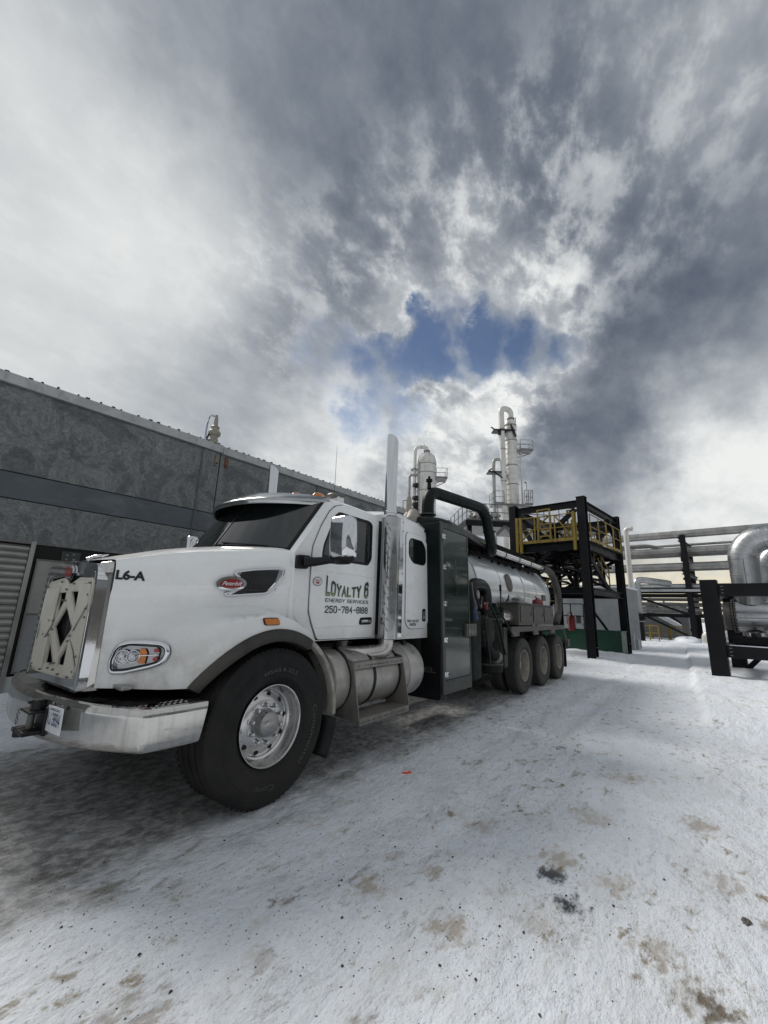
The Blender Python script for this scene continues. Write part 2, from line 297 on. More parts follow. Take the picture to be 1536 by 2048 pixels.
# ------------------------------------------------------------------ mesh helpers
def I4(): return Matrix.Identity(4)
def T(x, y, z): return Matrix.Translation((x, y, z))
def RX(a): return Matrix.Rotation(R(a), 4, 'X')
def RY(a): return Matrix.Rotation(R(a), 4, 'Y')
def RZ(a): return Matrix.Rotation(R(a), 4, 'Z')
class MB:
    def __init__(s): s.v = []; s.f = []
    def add(s, vs, fs, m=None):
        o = len(s.v); s.v += [tuple(m @ Vector(p)) for p in vs] if m is not None else [tuple(p) for p in vs]
        s.f += [tuple(i+o for i in f) for f in fs]; return s
    def box(s, x0, x1, y0, y1, z0, z1, m=None):
        return s.add([(x, y, z) for x in (x0, x1) for y in (y0, y1) for z in (z0, z1)],
                     [(0, 1, 3, 2), (4, 6, 7, 5), (0, 4, 5, 1), (2, 3, 7, 6), (0, 2, 6, 4), (1, 5, 7, 3)], m)
    def bar(s, p, q, w, h=None, upv=(0, 0, 1)):
        h = h or w; p = Vector(p); q = Vector(q); d = (q-p); n = d.length; d.normalize()
        sd = d.cross(Vector(upv));
        if sd.length < 1e-4: sd = d.cross(Vector((1, 0, 0)))
        sd.normalize(); u = sd.cross(d)
        m_ = Matrix((d, sd, u)).transposed().to_4x4(); m_.translation = p
        return s.box(0, n, -w/2, w/2, -h/2, h/2, m_)
    def ibeam(s, p, q, w, h, t=.03, upv=(0, 0, 1)):
        p = Vector(p); q = Vector(q); d = (q-p); n = d.length; d.normalize()
        sd = d.cross(Vector(upv))
        if sd.length < 1e-4: sd = d.cross(Vector((1, 0, 0)))
        sd.normalize(); u = sd.cross(d); m_ = Matrix((d, sd, u)).transposed().to_4x4(); m_.translation = p
        s.box(0, n, -w/2, w/2, h/2-t, h/2, m_); s.box(0, n, -w/2, w/2, -h/2, -h/2+t, m_); s.box(0.001, n-.001, -t/2, t/2, -h/2+t, h/2-t, m_); return s
    def prism(s, pts, z0, z1, m=None):
        n = len(pts)
        return s.add([(x, y, z0) for x, y in pts]+[(x, y, z1) for x, y in pts],
                     [tuple(range(n))[::-1], tuple(range(n, 2*n))]+[(i, (i+1) % n, n+(i+1) % n, n+i) for i in range(n)], m)
    def lathe(s, prof, n=32, m=None, a0=0, a1=360):
        full = abs(a1-a0) >= 359.9; k = n if full else n+1; vs = []
        for i in range(k):
            a = R(a0+(a1-a0)*i/n)
            for r, h in prof: vs.append((r*math.cos(a), r*math.sin(a), h))
        P_ = len(prof); fs = []
        for i in range(n):
            j = (i+1) % k
            for q in range(P_-1): fs.append((i*P_+q, j*P_+q, j*P_+q+1, i*P_+q+1))
        return s.add(vs, fs, m)
    def cyl(s, p, q, r, r1=None, n=20, caps=True):
        r1 = r if r1 is None else r1; p = Vector(p); q = Vector(q)
        m_ = (q-p).to_track_quat('Z', 'Y').to_matrix().to_4x4(); m_.translation = p; h = (q-p).length
        vs = [(r*math.cos(2*math.pi*i/n), r*math.sin(2*math.pi*i/n), 0) for i in range(n)]+[(r1*math.cos(2*math.pi*i/n), r1*math.sin(2*math.pi*i/n), h) for i in range(n)]
        fs = [(i, (i+1) % n, n+(i+1) % n, n+i) for i in range(n)]
        if caps: fs += [tuple(range(n))[::-1], tuple(range(n, 2*n))]
        return s.add(vs, fs, m_)
    def tube(s, path, r, n=12, caps=True, bend=0., seg=6):
        P_ = [Vector(p) for p in path]
        if bend:
            Q = [P_[0]]
            for i in range(1, len(P_)-1):
                a, b, c = P_[i-1], P_[i], P_[i+1]; d1 = (a-b); d2 = (c-b)
                k = min(bend, d1.length*.49, d2.length*.49); p0 = b+d1.normalized()*k; p1 = b+d2.normalized()*k
                for j in range(seg+1):
                    t = j/seg; Q.append(p0*(1-t)**2+b*2*t*(1-t)+p1*t*t)
            Q.append(P_[-1]); P_ = Q
        rr = r if isinstance(r, (list, tuple)) else [r]*len(P_)
        t0 = (P_[1]-P_[0]).normalized(); u = t0.orthogonal().normalized(); vs = []
        for i, p in enumerate(P_):
            if i == 0: t = t0
            elif i == len(P_)-1: t = (P_[i]-P_[i-1]).normalized()
            else: t = ((P_[i]-P_[i-1]).normalized()+(P_[i+1]-P_[i]).normalized()).normalized()
            u = (u-t*u.dot(t)).normalized(); w = t.cross(u)
            for k in range(n):
                a = 2*math.pi*k/n; vs.append(p+(u*math.cos(a)+w*math.sin(a))*rr[i])
        fs = [(i*n+k, i*n+(k+1) % n, (i+1)*n+(k+1) % n, (i+1)*n+k) for i in range(len(P_)-1) for k in range(n)]
        if caps: fs += [tuple(range(n))[::-1], tuple(range((len(P_)-1)*n, len(P_)*n))]
        return s.add(vs, fs)
    def grid(s, rows, m=None):
        a = len(rows); b = len(rows[0])
        return s.add([p for r_ in rows for p in r_], [(i*b+j, i*b+j+1, (i+1)*b+j+1, (i+1)*b+j) for i in range(a-1) for j in range(b-1)], m)
    def build(s, name, mt, parent=None, smooth=35, bevel=0, solid=0, recalc=True):
        me = bpy.data.meshes.new(name); me.from_pydata(s.v, [], s.f)
        if recalc:
            bm = bmesh.new(); bm.from_mesh(me); bmesh.ops.recalc_face_normals(bm, faces=bm.faces); bm.to_mesh(me); bm.free()
        o = link(name, me, mt, parent, smooth)
        if solid:
            md = o.modifiers.new('s', 'SOLIDIFY'); md.thickness = abs(solid); md.offset = -1 if solid > 0 else 1
        if bevel:
            md = o.modifiers.new('b', 'BEVEL'); md.width = bevel; md.segments = 2; md.limit_method = 'ANGLE'; md.angle_limit = R(40)
        return o
def link(name, me, mt, parent=None, smooth=35):
    if mt is not None: me.materials.append(M[mt] if isinstance(mt, str) else mt)
    if smooth:
        me.polygons.foreach_set('use_smooth', [True]*len(me.polygons)); me.set_sharp_from_angle(angle=R(smooth))
    o = bpy.data.objects.new(name, me); scn.collection.objects.link(o)
    if parent: o.parent = parent
    return o
def thing(name, label, cat, loc=(0, 0, 0), az=0, group=None):
    o = bpy.data.objects.new(name, None); scn.collection.objects.link(o); o.location = loc; o.rotation_euler = (0, 0, R(-az))
    o['label'] = label; o['category'] = cat
    if group: o['group'] = group
    return o
def tag(o, label, cat, group=None):
    o['label'] = label; o['category'] = cat
    if group: o['group'] = group
    return o
def pempty(name, parent, loc=(0, 0, 0)):
    o = bpy.data.objects.new(name, None); scn.collection.objects.link(o); o.parent = parent; o.location = loc; return o
def kind(o, k): o['kind'] = k; return o
def dup(o, parent, loc=None, rot=None):
    c = o.copy(); scn.collection.objects.link(c); c.parent = parent
    if loc is not None: c.location = loc
    if rot is not None: c.rotation_euler = rot
    for ch in list(o.children):
        d = ch.copy(); scn.collection.objects.link(d); d.parent = c
    return c
def flat_mesh(outer, holes=(), extrude=.0, res=0):
    """2D outline with holes -> temporary mesh (x,y in plane, z thickness)"""
    cu = bpy.data.curves.new('t', 'CURVE'); cu.dimensions = '2D'; cu.fill_mode = 'BOTH'; cu.extrude = extrude
    for pl in [outer]+list(holes):
        sp = cu.splines.new('POLY'); sp.points.add(len(pl)-1); sp.use_cyclic_u = True
        for i, p in enumerate(pl): sp.points[i].co = (p[0], p[1], 0, 1)
    return curve_mesh(cu)
def curve_mesh(cu):
    o = bpy.data.objects.new('t', cu); scn.collection.objects.link(o)
    dg = bpy.context.evaluated_depsgraph_get(); dg.update(); me = bpy.data.meshes.new_from_object(o.evaluated_get(dg))
    vs = [tuple(v.co) for v in me.vertices]; fs = [tuple(p.vertices) for p in me.polygons]
    bpy.data.objects.remove(o); bpy.data.curves.remove(cu); bpy.data.meshes.remove(me); return vs, fs
def plate(name, outer, holes, mapf, th, mt, parent, smooth=30, bevel=0):
    """outline in (u,v), mapf(u,v,w) -> xyz"""
    vs, fs = flat_mesh(outer, holes, th/2)
    b = MB(); b.add([mapf(x, y, z) for x, y, z in vs], fs); return b.build(name, mt, parent, smooth, bevel)
def rounded(pts, r, n=4):
    out = []; N_ = len(pts)
    for i in range(N_):
        a, b, c = Vector(pts[i-1]), Vector(pts[i]), Vector(pts[(i+1) % N_]); d1 = a-b; d2 = c-b
        k = min(r, d1.length*.45, d2.length*.45); p0 = b+d1.normalized()*k; p1 = b+d2.normalized()*k
        for j in range(n+1):
            t = j/n; q = p0*(1-t)**2+b*2*t*(1-t)+p1*t*t; out.append((q.x, q.y))
    return out
def inset(pts, d):
    """offset a closed outline inwards by d (positive = smaller)"""
    A = sum(pts[i-1][0]*pts[i][1]-pts[i][0]*pts[i-1][1] for i in range(len(pts)))
    sg = 1 if A > 0 else -1; out = []
    for i in range(len(pts)):
        a, b, c = Vector(pts[i-1]), Vector(pts[i]), Vector(pts[(i+1) % len(pts)])
        e1 = (b-a); e2 = (c-b)
        if e1.length < 1e-6 or e2.length < 1e-6: out.append(tuple(b)); continue
        e1.normalize(); e2.normalize()
        n1 = Vector((-e1.y, e1.x))*sg; n2 = Vector((-e2.y, e2.x))*sg; n_ = (n1+n2)
        if n_.length < 1e-4: n_ = n1
        n_.normalize(); k = d/max(.4, n_.dot(n1)); q = b+n_*k; out.append((q.x, q.y))
    return out
def font_text(s, bold=0., extrude=0., shear=0.):
    cu = bpy.data.curves.new('t', 'FONT'); cu.body = s; cu.size = 1; cu.offset = bold; cu.extrude = extrude; cu.shear = shear; cu.resolution_u = 3
    vs, fs = curve_mesh(cu); xs = [v[0] for v in vs]; ys = [v[1] for v in vs]
    x0, x1, y0, y1 = min(xs), max(xs), min(ys), max(ys)
    return [((v[0]-x0)/(x1-x0), (v[1]-y0)/(y1-y0), v[2]) for v in vs], fs
# sign painter's block letters as mitred strokes on a 4 x 6 cell
G = {'L': [[(0, 6), (0, 0), (3.4, 0)]], 'O': ['c', [(0, 1), (1, 0), (3, 0), (4, 1), (4, 5), (3, 6), (1, 6), (0, 5)]],
 'Y': [[(0, 6), (2, 2.9), (4, 6)], [(2, 2.6), (2, 0)]], 'A': [[(0, 0), (2, 6), (4, 0)], [(.9, 2), (3.1, 2)]], 'T': [[(0, 6), (4, 6)], [(2, 5.6), (2, 0)]],
 '6': [[(4, 4.8), (4, 5), (3, 6), (1, 6), (0, 5), (0, 1), (1, 0), (3, 0), (4, 1), (4, 2.6), (3, 3.5), (.4, 3.5)]],
 'E': [[(4, 6), (0, 6), (0, 0), (4, 0)], [(.4, 3), (3, 3)]], 'N': [[(0, 0), (0, 6), (4, 0), (4, 6)]],
 'R': [[(0, 0), (0, 6), (3, 6), (4, 5.1), (4, 3.7), (3, 2.8), (.4, 2.8)], [(2.4, 2.5), (4, 0)]],
 'G': [[(4, 4.6), (4, 5), (3, 6), (1, 6), (0, 5), (0, 1), (1, 0), (3, 0), (4, 1), (4, 2.8), (2.2, 2.8)]],
 'S': [[(4, 4.7), (4, 5.1), (3.1, 6), (.9, 6), (0, 5.1), (0, 3.9), (.9, 3.1), (3.1, 3.1), (4, 2.2), (4, .9), (3.1, 0), (.9, 0), (0, .9), (0, 1.4)]],
 'V': [[(0, 6), (2, 0), (4, 6)]], 'I': [[(0, 0), (0, 6)]], 'C': [[(4, 4.6), (4, 5), (3, 6), (1, 6), (0, 5), (0, 1), (1, 0), (3, 0), (4, 1), (4, 1.4)]],
 '0': ['c', [(0, 1), (1, 0), (3, 0), (4, 1), (4, 5), (3, 6), (1, 6), (0, 5)]], '1': [[(0, 0), (0, 6)]],
 '2': [[(0, 4.6), (0, 5), (1, 6), (3, 6), (4, 5), (4, 3.8), (0, .9), (0, 0), (4, 0)]],
 '5': [[(4, 6), (0, 6), (0, 3.5), (3, 3.5), (4, 2.6), (4, 1), (3, 0), (1, 0), (0, 1), (0, 1.4)]],
 '7': [[(0, 5.2), (0, 6), (4, 6), (4, 5), (1.6, 0)]], '4': [[(3, 0), (3, 6), (0, 2), (4, 2)]],
 '8': ['c', [(0, 1), (1, 0), (3, 0), (4, 1), (4, 2.3), (3.2, 3.1), (4, 3.9), (4, 5), (3, 6), (1, 6), (0, 5), (0, 3.9), (.8, 3.1), (0, 2.3)], [(.9, 3.1), (3.1, 3.1)]],
 '-': [[(.6, 3), (3.4, 3)]], 'B': [[(0, 3.1), (3.2, 3.1), (4, 3.9), (4, 5.1), (3.2, 6), (0, 6), (0, 0), (3.2, 0), (4, .9), (4, 2.3), (3.4, 2.9)]],
 'F': [[(4, 6), (0, 6), (0, 0)], [(.4, 3), (3, 3)]], 'D': ['c', [(0, 0), (3, 0), (4, 1), (4, 5), (3, 6), (0, 6)]], 'K': [[(0, 0), (0, 6)], [(4, 6), (.8, 3), (4, 0)]],
 '3': [[(0, 4.9), (0, 5.1), (.9, 6), (3.1, 6), (4, 5.1), (4, 3.9), (3.2, 3.1), (1.2, 3.1)], [(3.2, 3.1), (4, 2.3), (4, .9), (3.1, 0), (.9, 0), (0, .9), (0, 1.3)]],
 '9': [[(0, 1.2), (0, 1), (1, 0), (3, 0), (4, 1), (4, 5), (3, 6), (1, 6), (0, 5), (0, 3.4), (1, 2.5), (3.6, 2.5)]],
 'J': [[(4, 6), (4, 1), (3, 0), (1, 0), (0, 1), (0, 1.6)]],
 'U': [[(0, 6), (0, 1), (1, 0), (3, 0), (4, 1), (4, 6)]]}
def stroke(pl, w, closed):
    n = len(pl); A = []; Bs = []
    for i in range(n):
        b = Vector(pl[i]); a = Vector(pl[i-1]) if (i or closed) else None; c = Vector(pl[(i+1) % n]) if (i < n-1 or closed) else None
        if a is None: e1 = e2 = (c-b).normalized(); b = b-e1*w*.98
        elif c is None: e1 = e2 = (b-a).normalized(); b = b+e1*w*.98
        else: e1 = (b-a).normalized(); e2 = (c-b).normalized()
        n1 = Vector((-e1.y, e1.x)); n2 = Vector((-e2.y, e2.x)); k = (n1+n2).normalized(); s_ = w/max(.45, k.dot(n1))
        A.append(b+k*s_); Bs.append(b-k*s_)
    return A, Bs
def block_text(s, w=.6, gap=1.9, space=2.6, wfac=1.0):
    """returns verts (u 0..1, v 0..1, layer) and quads"""
    vs = []; fs = []; x = w
    for ch in s:
        if ch == ' ': x += space; continue
        g = G[ch]; cl = g[0] == 'c'; pls = g[1:] if cl else g; wd = max(p[0] for pl in pls for p in pl)
        for li, pl in enumerate(pls):
            closed = cl and li == 0; A, B_ = stroke([(x+p[0]*wfac, p[1]) for p in pl], w, closed); o = len(vs); n = len(A)
            vs += [(a.x, a.y, li) for a in A]+[(b.x, b.y, li) for b in B_]
            for i in range(n if closed else n-1):
                j = (i+1) % n; fs.append((o+i, o+j, o+n+j, o+n+i))
        x += wd*wfac+gap
    W = x-gap+w
    return [(a/W, (b+w)/(6+2*w), l) for a, b, l in vs], fs
def block_obj(name, s, mapf, mt, parent, **k):
    vs, fs = block_text(s, **k); b = MB(); b.add([mapf(u, v, l*.0004) for u, v, l in vs], fs); return b.build(name, mt, parent, 0, recalc=False)
def font_obj(name, s, mapf, mt, parent, bold=0, extrude=0, shear=0):
    vs, fs = font_text(s, bold, extrude, shear); b = MB(); b.add([mapf(u, v, w) for u, v, w in vs], fs); return b.build(name, mt, parent, 0, recalc=False)

# ------------------------------------------------------------------ ground
def vnoise(x, y, seed):
    xi = np.floor(x).astype(np.int64); yi = np.floor(y).astype(np.int64); fx = x-xi; fy = y-yi
    fx = fx*fx*(3-2*fx); fy = fy*fy*(3-2*fy)
    def h(a, b):
        n = (a*374761393+b*668265263+seed*1442695041) & 0xffffffff
        n = ((n ^ (n >> 13))*1274126177) & 0xffffffff
        return ((n ^ (n >> 16)) & 0xffff)/65535.
    return (h(xi, yi)*(1-fx)+h(xi+1, yi)*fx)*(1-fy)+(h(xi, yi+1)*(1-fx)+h(xi+1, yi+1)*fx)*fy
def fbm(x, y, oct, seed):
    s = 0; a = .5
    for i in range(oct): s = s+a*(vnoise(x, y, seed+i)-.5)*2; x = x*2.03+3.1; y = y*2.03+1.7; a *= .5
    return s
def sst(t): t = np.clip(t, 0, 1); return t*t*(3-2*t)
def ticks(lo, hi, step, far, grow=1.07):
    a = list(np.arange(lo, hi, step)); s = step; x = a[-1]
    while x < far: s = min(s*grow, 30); x += s; a.append(x)
    s = step; x = lo; b = []
    while x > -far: s = min(s*grow, 30); x -= s; b.append(x)
    return np.array(b[::-1]+a)
def height(X, Y):
    dd = np.hypot(X+2.4, Y+4)
    h = .035*fbm(X*.22, Y*.4, 3, 11)+(.016+.022*sst((dd-6)/5))*fbm(X*.9, Y*1.5, 4, 5)+.011*fbm(X*3.2, Y*5., 3, 9)
    hp = .5+.5*fbm(X*5.5, Y*11, 3, 21); h += .008*hp
    under = sst(1.0-(np.abs(Y)-1.5)/.8)*sst((X+1.8)/.8)*sst((11-X)/1.5)
    h = h*(1-.8*under)-.012*under
    # wheel tracks pressed along the drive
    for yc in (-2.55, -2.05, -4.9): h -= .020*np.exp(-((Y-yc-.15*np.sin(X*.35))/.17)**2)
    # faint tread print in the tracks
    for yc in (-2.3, -2.85, -5.2):
        e_ = np.exp(-((Y-yc-.15*np.sin(X*.35))/.15)**4); h += .0045*e_*np.sign(np.sin(X*2*np.pi/.15+3*np.abs(Y-yc)*6))*sst((.5+fbm(X*.8, Y*.8, 3, 91))/.5)
    # soft snow beyond the drive edge on the right, with a broken lip
    e = -3.95+.10*fbm(X*1.1, X*0+2, 3, 31)+.02*(X-6)
    f = sst((e-Y)/.16)*sst((X-5.2)/1.2)*sst((30-X)/8); h += f*(.085+.05*(.5+.5*fbm(X*1.7, Y*1.7, 3, 41)))
    # ploughed ridge at the green skid
    ax = (X-14.74)*.990+(Y+1.01)*-.139; by = (X-14.74)*.139+(Y+1.01)*.990
    rdg = sst((ax+.9)/1.6)*sst((3.1-ax)/.7)*sst((by+1.2)/.9)*sst((6-by)/2); h += rdg*(.10+.13*(.5+.5*fbm(X*2.2, Y*2.2, 4, 51)))
    # heap by the pipe rack
    h += .10*np.exp(-(((X-31)/3.2)**2+((Y+3.6)/1.5)**2))*(1+.3*fbm(X*1.2, Y*1.2, 3, 61))
    h += sst((X-24)/6)*.07*(fbm(X*.3, Y*.3, 3, 71)+.3)*sst((-1.8-Y)/1.5)
    # drift along the shed wall
    h += .10*sst((Y-(3.7-.066*X))/.5)*(.6+.4*fbm(X*1.5, Y*2, 3, 81))
    return h
GX = ticks(-2.4, 3.2, .032, 900); GY = ticks(-4.4, -1.2, .032, 900)
XX, YY = np.meshgrid(GX, GY, indexing='ij'); ZZ = height(XX, YY)
nx, ny = XX.shape
gv = np.stack([XX.ravel(), YY.ravel(), ZZ.ravel()], 1)
ii, jj = np.meshgrid(np.arange(nx-1), np.arange(ny-1), indexing='ij'); b0 = (ii*ny+jj).ravel()
gf = np.stack([b0, b0+ny, b0+ny+1, b0+1], 1)
gm = bpy.data.meshes.new('snow_ground'); gm.vertices.add(len(gv)); gm.vertices.foreach_set('co', gv.ravel())
gm.loops.add(gf.size); gm.loops.foreach_set('vertex_index', gf.ravel().astype(np.int32)); gm.polygons.add(len(gf))
gm.polygons.foreach_set('loop_start', np.arange(0, gf.size, 4, dtype=np.int32)); gm.update(calc_edges=True); gm.validate()
gm.polygons.foreach_set('use_smooth', [True]*len(gf))
def snow_mat():
    m = bpy.data.materials.new('packed_snow'); m.use_nodes = True; nt = m.node_tree; N = nt.nodes; L = nt.links; p = N['Principled BSDF']
    geo = N.new('ShaderNodeNewGeometry').outputs['Position']
    def vec(scale, loc=(0, 0, 0)):
        k = N.new('ShaderNodeMapping'); k.inputs['Scale'].default_value = scale; k.inputs['Location'].default_value = loc; k.inputs['Rotation'].default_value = (0, 0, R(-6)); L.new(geo, k.inputs[0]); return k.outputs[0]
    def nz(v, sc, det=8, ro=.6, dist=0):
        n = N.new('ShaderNodeTexNoise'); L.new(v, n.inputs['Vector']); n.inputs['Scale'].default_value = sc; n.inputs['Detail'].default_value = det; n.inputs['Roughness'].default_value = ro; n.inputs['Distortion'].default_value = dist; return n.outputs[0]
    def mr(v, a, b, lo=0., hi=1.):
        n = N.new('ShaderNodeMapRange'); n.interpolation_type = 'SMOOTHSTEP'; L.new(v, n.inputs[0])
        for i, x in enumerate((a, b, lo, hi)): n.inputs[i+1].default_value = x
        return n.outputs[0]
    def op(o, a, b=None, c=None):
        n = N.new('ShaderNodeMath'); n.operation = o
        for i, v in enumerate((a, b, c)):
            if v is None: continue
            if isinstance(v, (int, float)): n.inputs[i].default_value = v
            else: L.new(v, n.inputs[i])
        return n.outputs[0]
    def mix(f, a, b):
        n = N.new('ShaderNodeMix'); n.data_type = 'RGBA'; n.clamp_factor = True; L.new(f, n.inputs[0])
        for i, v in ((6, a), (7, b)):
            if isinstance(v, tuple): n.inputs[i].default_value = (*v, 1)
            else: L.new(v, n.inputs[i])
        return n.outputs[2]
    sp = N.new('ShaderNodeSeparateXYZ'); L.new(geo, sp.inputs[0]); X, Y, Z = sp.outputs
    v1 = vec((.8, 1, 1)); v2 = vec((.72, 1.25, 1), (4, 2, 0)); v3 = vec((1, 1, 1), (9, 1, 0))
    big = nz(v1, .9, 6); mid = nz(v2, 2.6, 9, .62, .4); fine = nz(v2, 15, 9, .66, .1); grain = nz(v3, 70, 4, .6)
    c = mix(mr(big, .3, .7), (.80, .84, .905), (.89, .92, .965))
    c = mix(mr(mid, .46, .68, 0, .6), c, (.70, .72, .74))
    c = mix(mr(fine, .54, .68, 0, .5), c, (.58, .58, .575))
    c = mix(mr(grain, .50, .75, 0, .18), c, (.58, .59, .60))
    c = mix(mr(nz(v2, 38, 6, .7, .2), .56, .70, 0, .75), c, (.40, .375, .32))
    # tan staining, in patches
    t = op('MULTIPLY', mr(nz(v1, 3.6, 9, .70, .2), .52, .72), mr(nz(v3, .35, 4), .36, .62))
    c = mix(op('MULTIPLY', t, .42), c, (.46, .39, .27))
    t2 = op('MULTIPLY', mr(nz(v2, 8.0, 8, .66, .3), .55, .66), mr(nz(v1, .9, 5), .42, .58))
    c = mix(op('MULTIPLY', t2, .85), c, (.26, .20, .12))
    # dark streaks of grit pressed in along the tracks
    st = mr(nz(vec((.8, 2.6, 1), (2, 7, 0)), 5.5, 8, .68, .5), .58, .68)
    tr = op('MULTIPLY', st, mr(nz(v3, .5, 3), .40, .62))
    c = mix(op('MULTIPLY', tr, .55), c, (.20, .19, .17))
    # grimy polished ice where the truck stands, some of its shade painted in
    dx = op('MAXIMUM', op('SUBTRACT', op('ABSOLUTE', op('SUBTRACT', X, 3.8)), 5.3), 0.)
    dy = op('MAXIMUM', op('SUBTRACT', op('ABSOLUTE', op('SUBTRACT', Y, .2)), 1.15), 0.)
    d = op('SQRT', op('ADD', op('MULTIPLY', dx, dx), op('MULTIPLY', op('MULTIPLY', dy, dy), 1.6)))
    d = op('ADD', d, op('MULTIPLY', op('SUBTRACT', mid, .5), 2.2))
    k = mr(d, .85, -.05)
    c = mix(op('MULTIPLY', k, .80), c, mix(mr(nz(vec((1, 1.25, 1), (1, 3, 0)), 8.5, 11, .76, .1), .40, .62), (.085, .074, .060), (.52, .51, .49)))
    # single dirty spots
    for (x, y, r, col, s_) in [(.05, -3.89, .10, (.05, .04, .03), .95), (.05, -3.85, .18, (.3, .27, .21), .4), (.3, -3.71, .14, (.28, .24, .18), .55), (.54, -3.16, .10, (.03, .034, .042), .95), (.34, -3.31, .10, (.02, .024, .03), .98),
                               (-.54, -2.04, .11, (.14, .105, .05), .85), (1.07, -3.97, .2, (.26, .22, .16), .5), (-.22, -2.82, .16, (.25, .19, .09), .6), (-.82, -2.82, .1, (.2, .17, .13), .6),
                               (-1.1, -1.3, .16, (.14, .12, .085), .6), (-.9, -1.55, .12, (.16, .13, .09), .6), (-1.25, -1.0, .14, (.12, .10, .08), .6), (-.9, -2.3, .1, (.22, .19, .13), .5), (-.2, -2.35, .12, (.28, .23, .13), .6), (.15, -2.55, .10, (.3, .25, .15), .6), (.75, -3.15, .14, (.34, .29, .2), .6), (1.9, -3.9, .2, (.3, .26, .19), .6), (.65, -3.45, .16, (.36, .31, .22), .5), (2.6, -3.3, .25, (.36, .31, .23), .5), (-1.4, -2.2, .18, (.2, .17, .12), .6), (.9, -2.6, .18, (.3, .26, .18), .5), (1.5, -3.2, .22, (.36, .31, .22), .5), (.1, -3.2, .16, (.3, .25, .17), .4)]:
        vs_ = N.new('ShaderNodeVectorMath'); vs_.operation = 'DISTANCE'; L.new(geo, vs_.inputs[0]); vs_.inputs[1].default_value = (x, y, 0)
        q = op('ADD', op('DIVIDE', vs_.outputs['Value'], r), op('MULTIPLY', op('SUBTRACT', fine, .5), 4.5))
        q = op('ADD', q, op('MULTIPLY', op('SUBTRACT', mid, .5), 2.6))
        c = mix(op('MULTIPLY', mr(q, 1.0, -.1), s_), c, (col[0]*1.05, col[1]*.93, col[2]*.78) if col[0] > .1 else col)
    # grit grains
    vo = N.new('ShaderNodeTexVoronoi'); vo.inputs['Scale'].default_value = 30; L.new(v3, vo.inputs['Vector'])
    sc = N.new('ShaderNodeSeparateColor'); L.new(vo.outputs['Color'], sc.inputs[0])
    g = op('MULTIPLY', mr(vo.outputs['Distance'], .16, .07), mr(sc.outputs[0], .62, .68))
    g = op('MULTIPLY', g, mr(nz(v3, 1.3, 5), .47, .60))
    c = mix(g, c, (.06, .05, .04))
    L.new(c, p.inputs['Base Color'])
    p.inputs['Specular IOR Level'].default_value = .35
    L.new(mr(k, 0, 1, .55, .36), p.inputs['Roughness'])
    h = op('ADD', op('MULTIPLY', fine, 1.0), op('ADD', op('MULTIPLY', mid, 2.2), op('MULTIPLY', grain, .22)))
    bu = N.new('ShaderNodeBump'); bu.inputs['Strength'].default_value = 1.; bu.inputs['Distance'].default_value = .03; L.new(h, bu.inputs['Height']); L.new(bu.outputs[0], p.inputs['Normal'])
    return m
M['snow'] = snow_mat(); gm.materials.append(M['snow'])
ground = bpy.data.objects.new('snow_ground', gm); scn.collection.objects.link(ground); kind(ground, 'structure')
def gz(x, y): return float(height(np.array([[x]], dtype=float), np.array([[y]], dtype=float))[0, 0])

# distant rise beyond the plant
b = MB(); rows = []
for i in range(73):
    a = R(i*5); rr = 520+60*math.sin(i*.7); hh = 7+3*math.sin(i*1.3)+2*math.sin(i*3.1)
    rows.append([(rr*math.sin(a), rr*math.cos(a), -1), ((rr+60)*math.sin(a), (rr+60)*math.cos(a), hh), ((rr+200)*math.sin(a), (rr+200)*math.cos(a), -1)])
kind(b.grid(rows).build('hills', 'far', None), 'structure')

YB = thing('unseen_yard_building', 'long brown-grey yard building added out of view to be mirrored in the chrome and glossy paint', 'building', (-4, -27, 0), 0)  # added behind the camera to darken the horizon in the chrome's reflections
MB().box(-34, 34, -14, 0, -.2, 6.2).build('wall', 'far', YB)
MB().add([(-34.5, -14.5, 6.2), (34.5, -14.5, 6.2), (34.5, .5, 6.2), (-34.5, .5, 6.2), (-34.5, -7, 8.2), (34.5, -7, 8.2)], [(0, 1, 5, 4), (3, 2, 5, 4), (0, 3, 4), (1, 2, 5)]).build('roof', 'boxgrey', YB)
for k in range(5): MB().box(-28+k*13, -23+k*13, .0, .06, 0, 4.4).build('bay_door', 'boxgrey', YB)

# grit lying on the snow
b = MB(); cl = [(-1.1, -2.0, .6, 120), (-.3, -2.5, .7, 150), (.3, -2.3, .6, 120), (-.4, -3.0, .5, 90), (.2, -3.3, .6, 90), (-1.3, -1.3, .6, 140), (.8, -2.9, .7, 90), (1.6, -2.4, 1.2, 120), (-.2, -2.0, .8, 170), (2.5, -3.5, 1.6, 80)]
for cx, cy, s_, n in cl:
    for i in range(n):
        x = rnd.gauss(cx, s_*.55); y = rnd.gauss(cy, s_*.45)
        if y > -1.25 and x > -.7: continue
        z = gz(x, y); r = rnd.choice((.0022, .003, .0038, .005)) if rnd.random() < .97 else .009
        vs = []
        for k in range(5):
            a = k*1.2566+rnd.random(); q = r*rnd.uniform(.7, 1.3); vs.append((x+q*math.cos(a), y+q*math.sin(a)*.8, z+r*.2))
        vs += [(x, y, z+r*1.0)]
        b.add(vs, [(k, (k+1) % 5, 5) for k in range(5)])
g_ = b.build('grit', 'stone', None, 0, recalc=False); tag(g_, 'fine dark grit scattered over the snow in front of the truck', 'grit'); kind(g_, 'stuff')

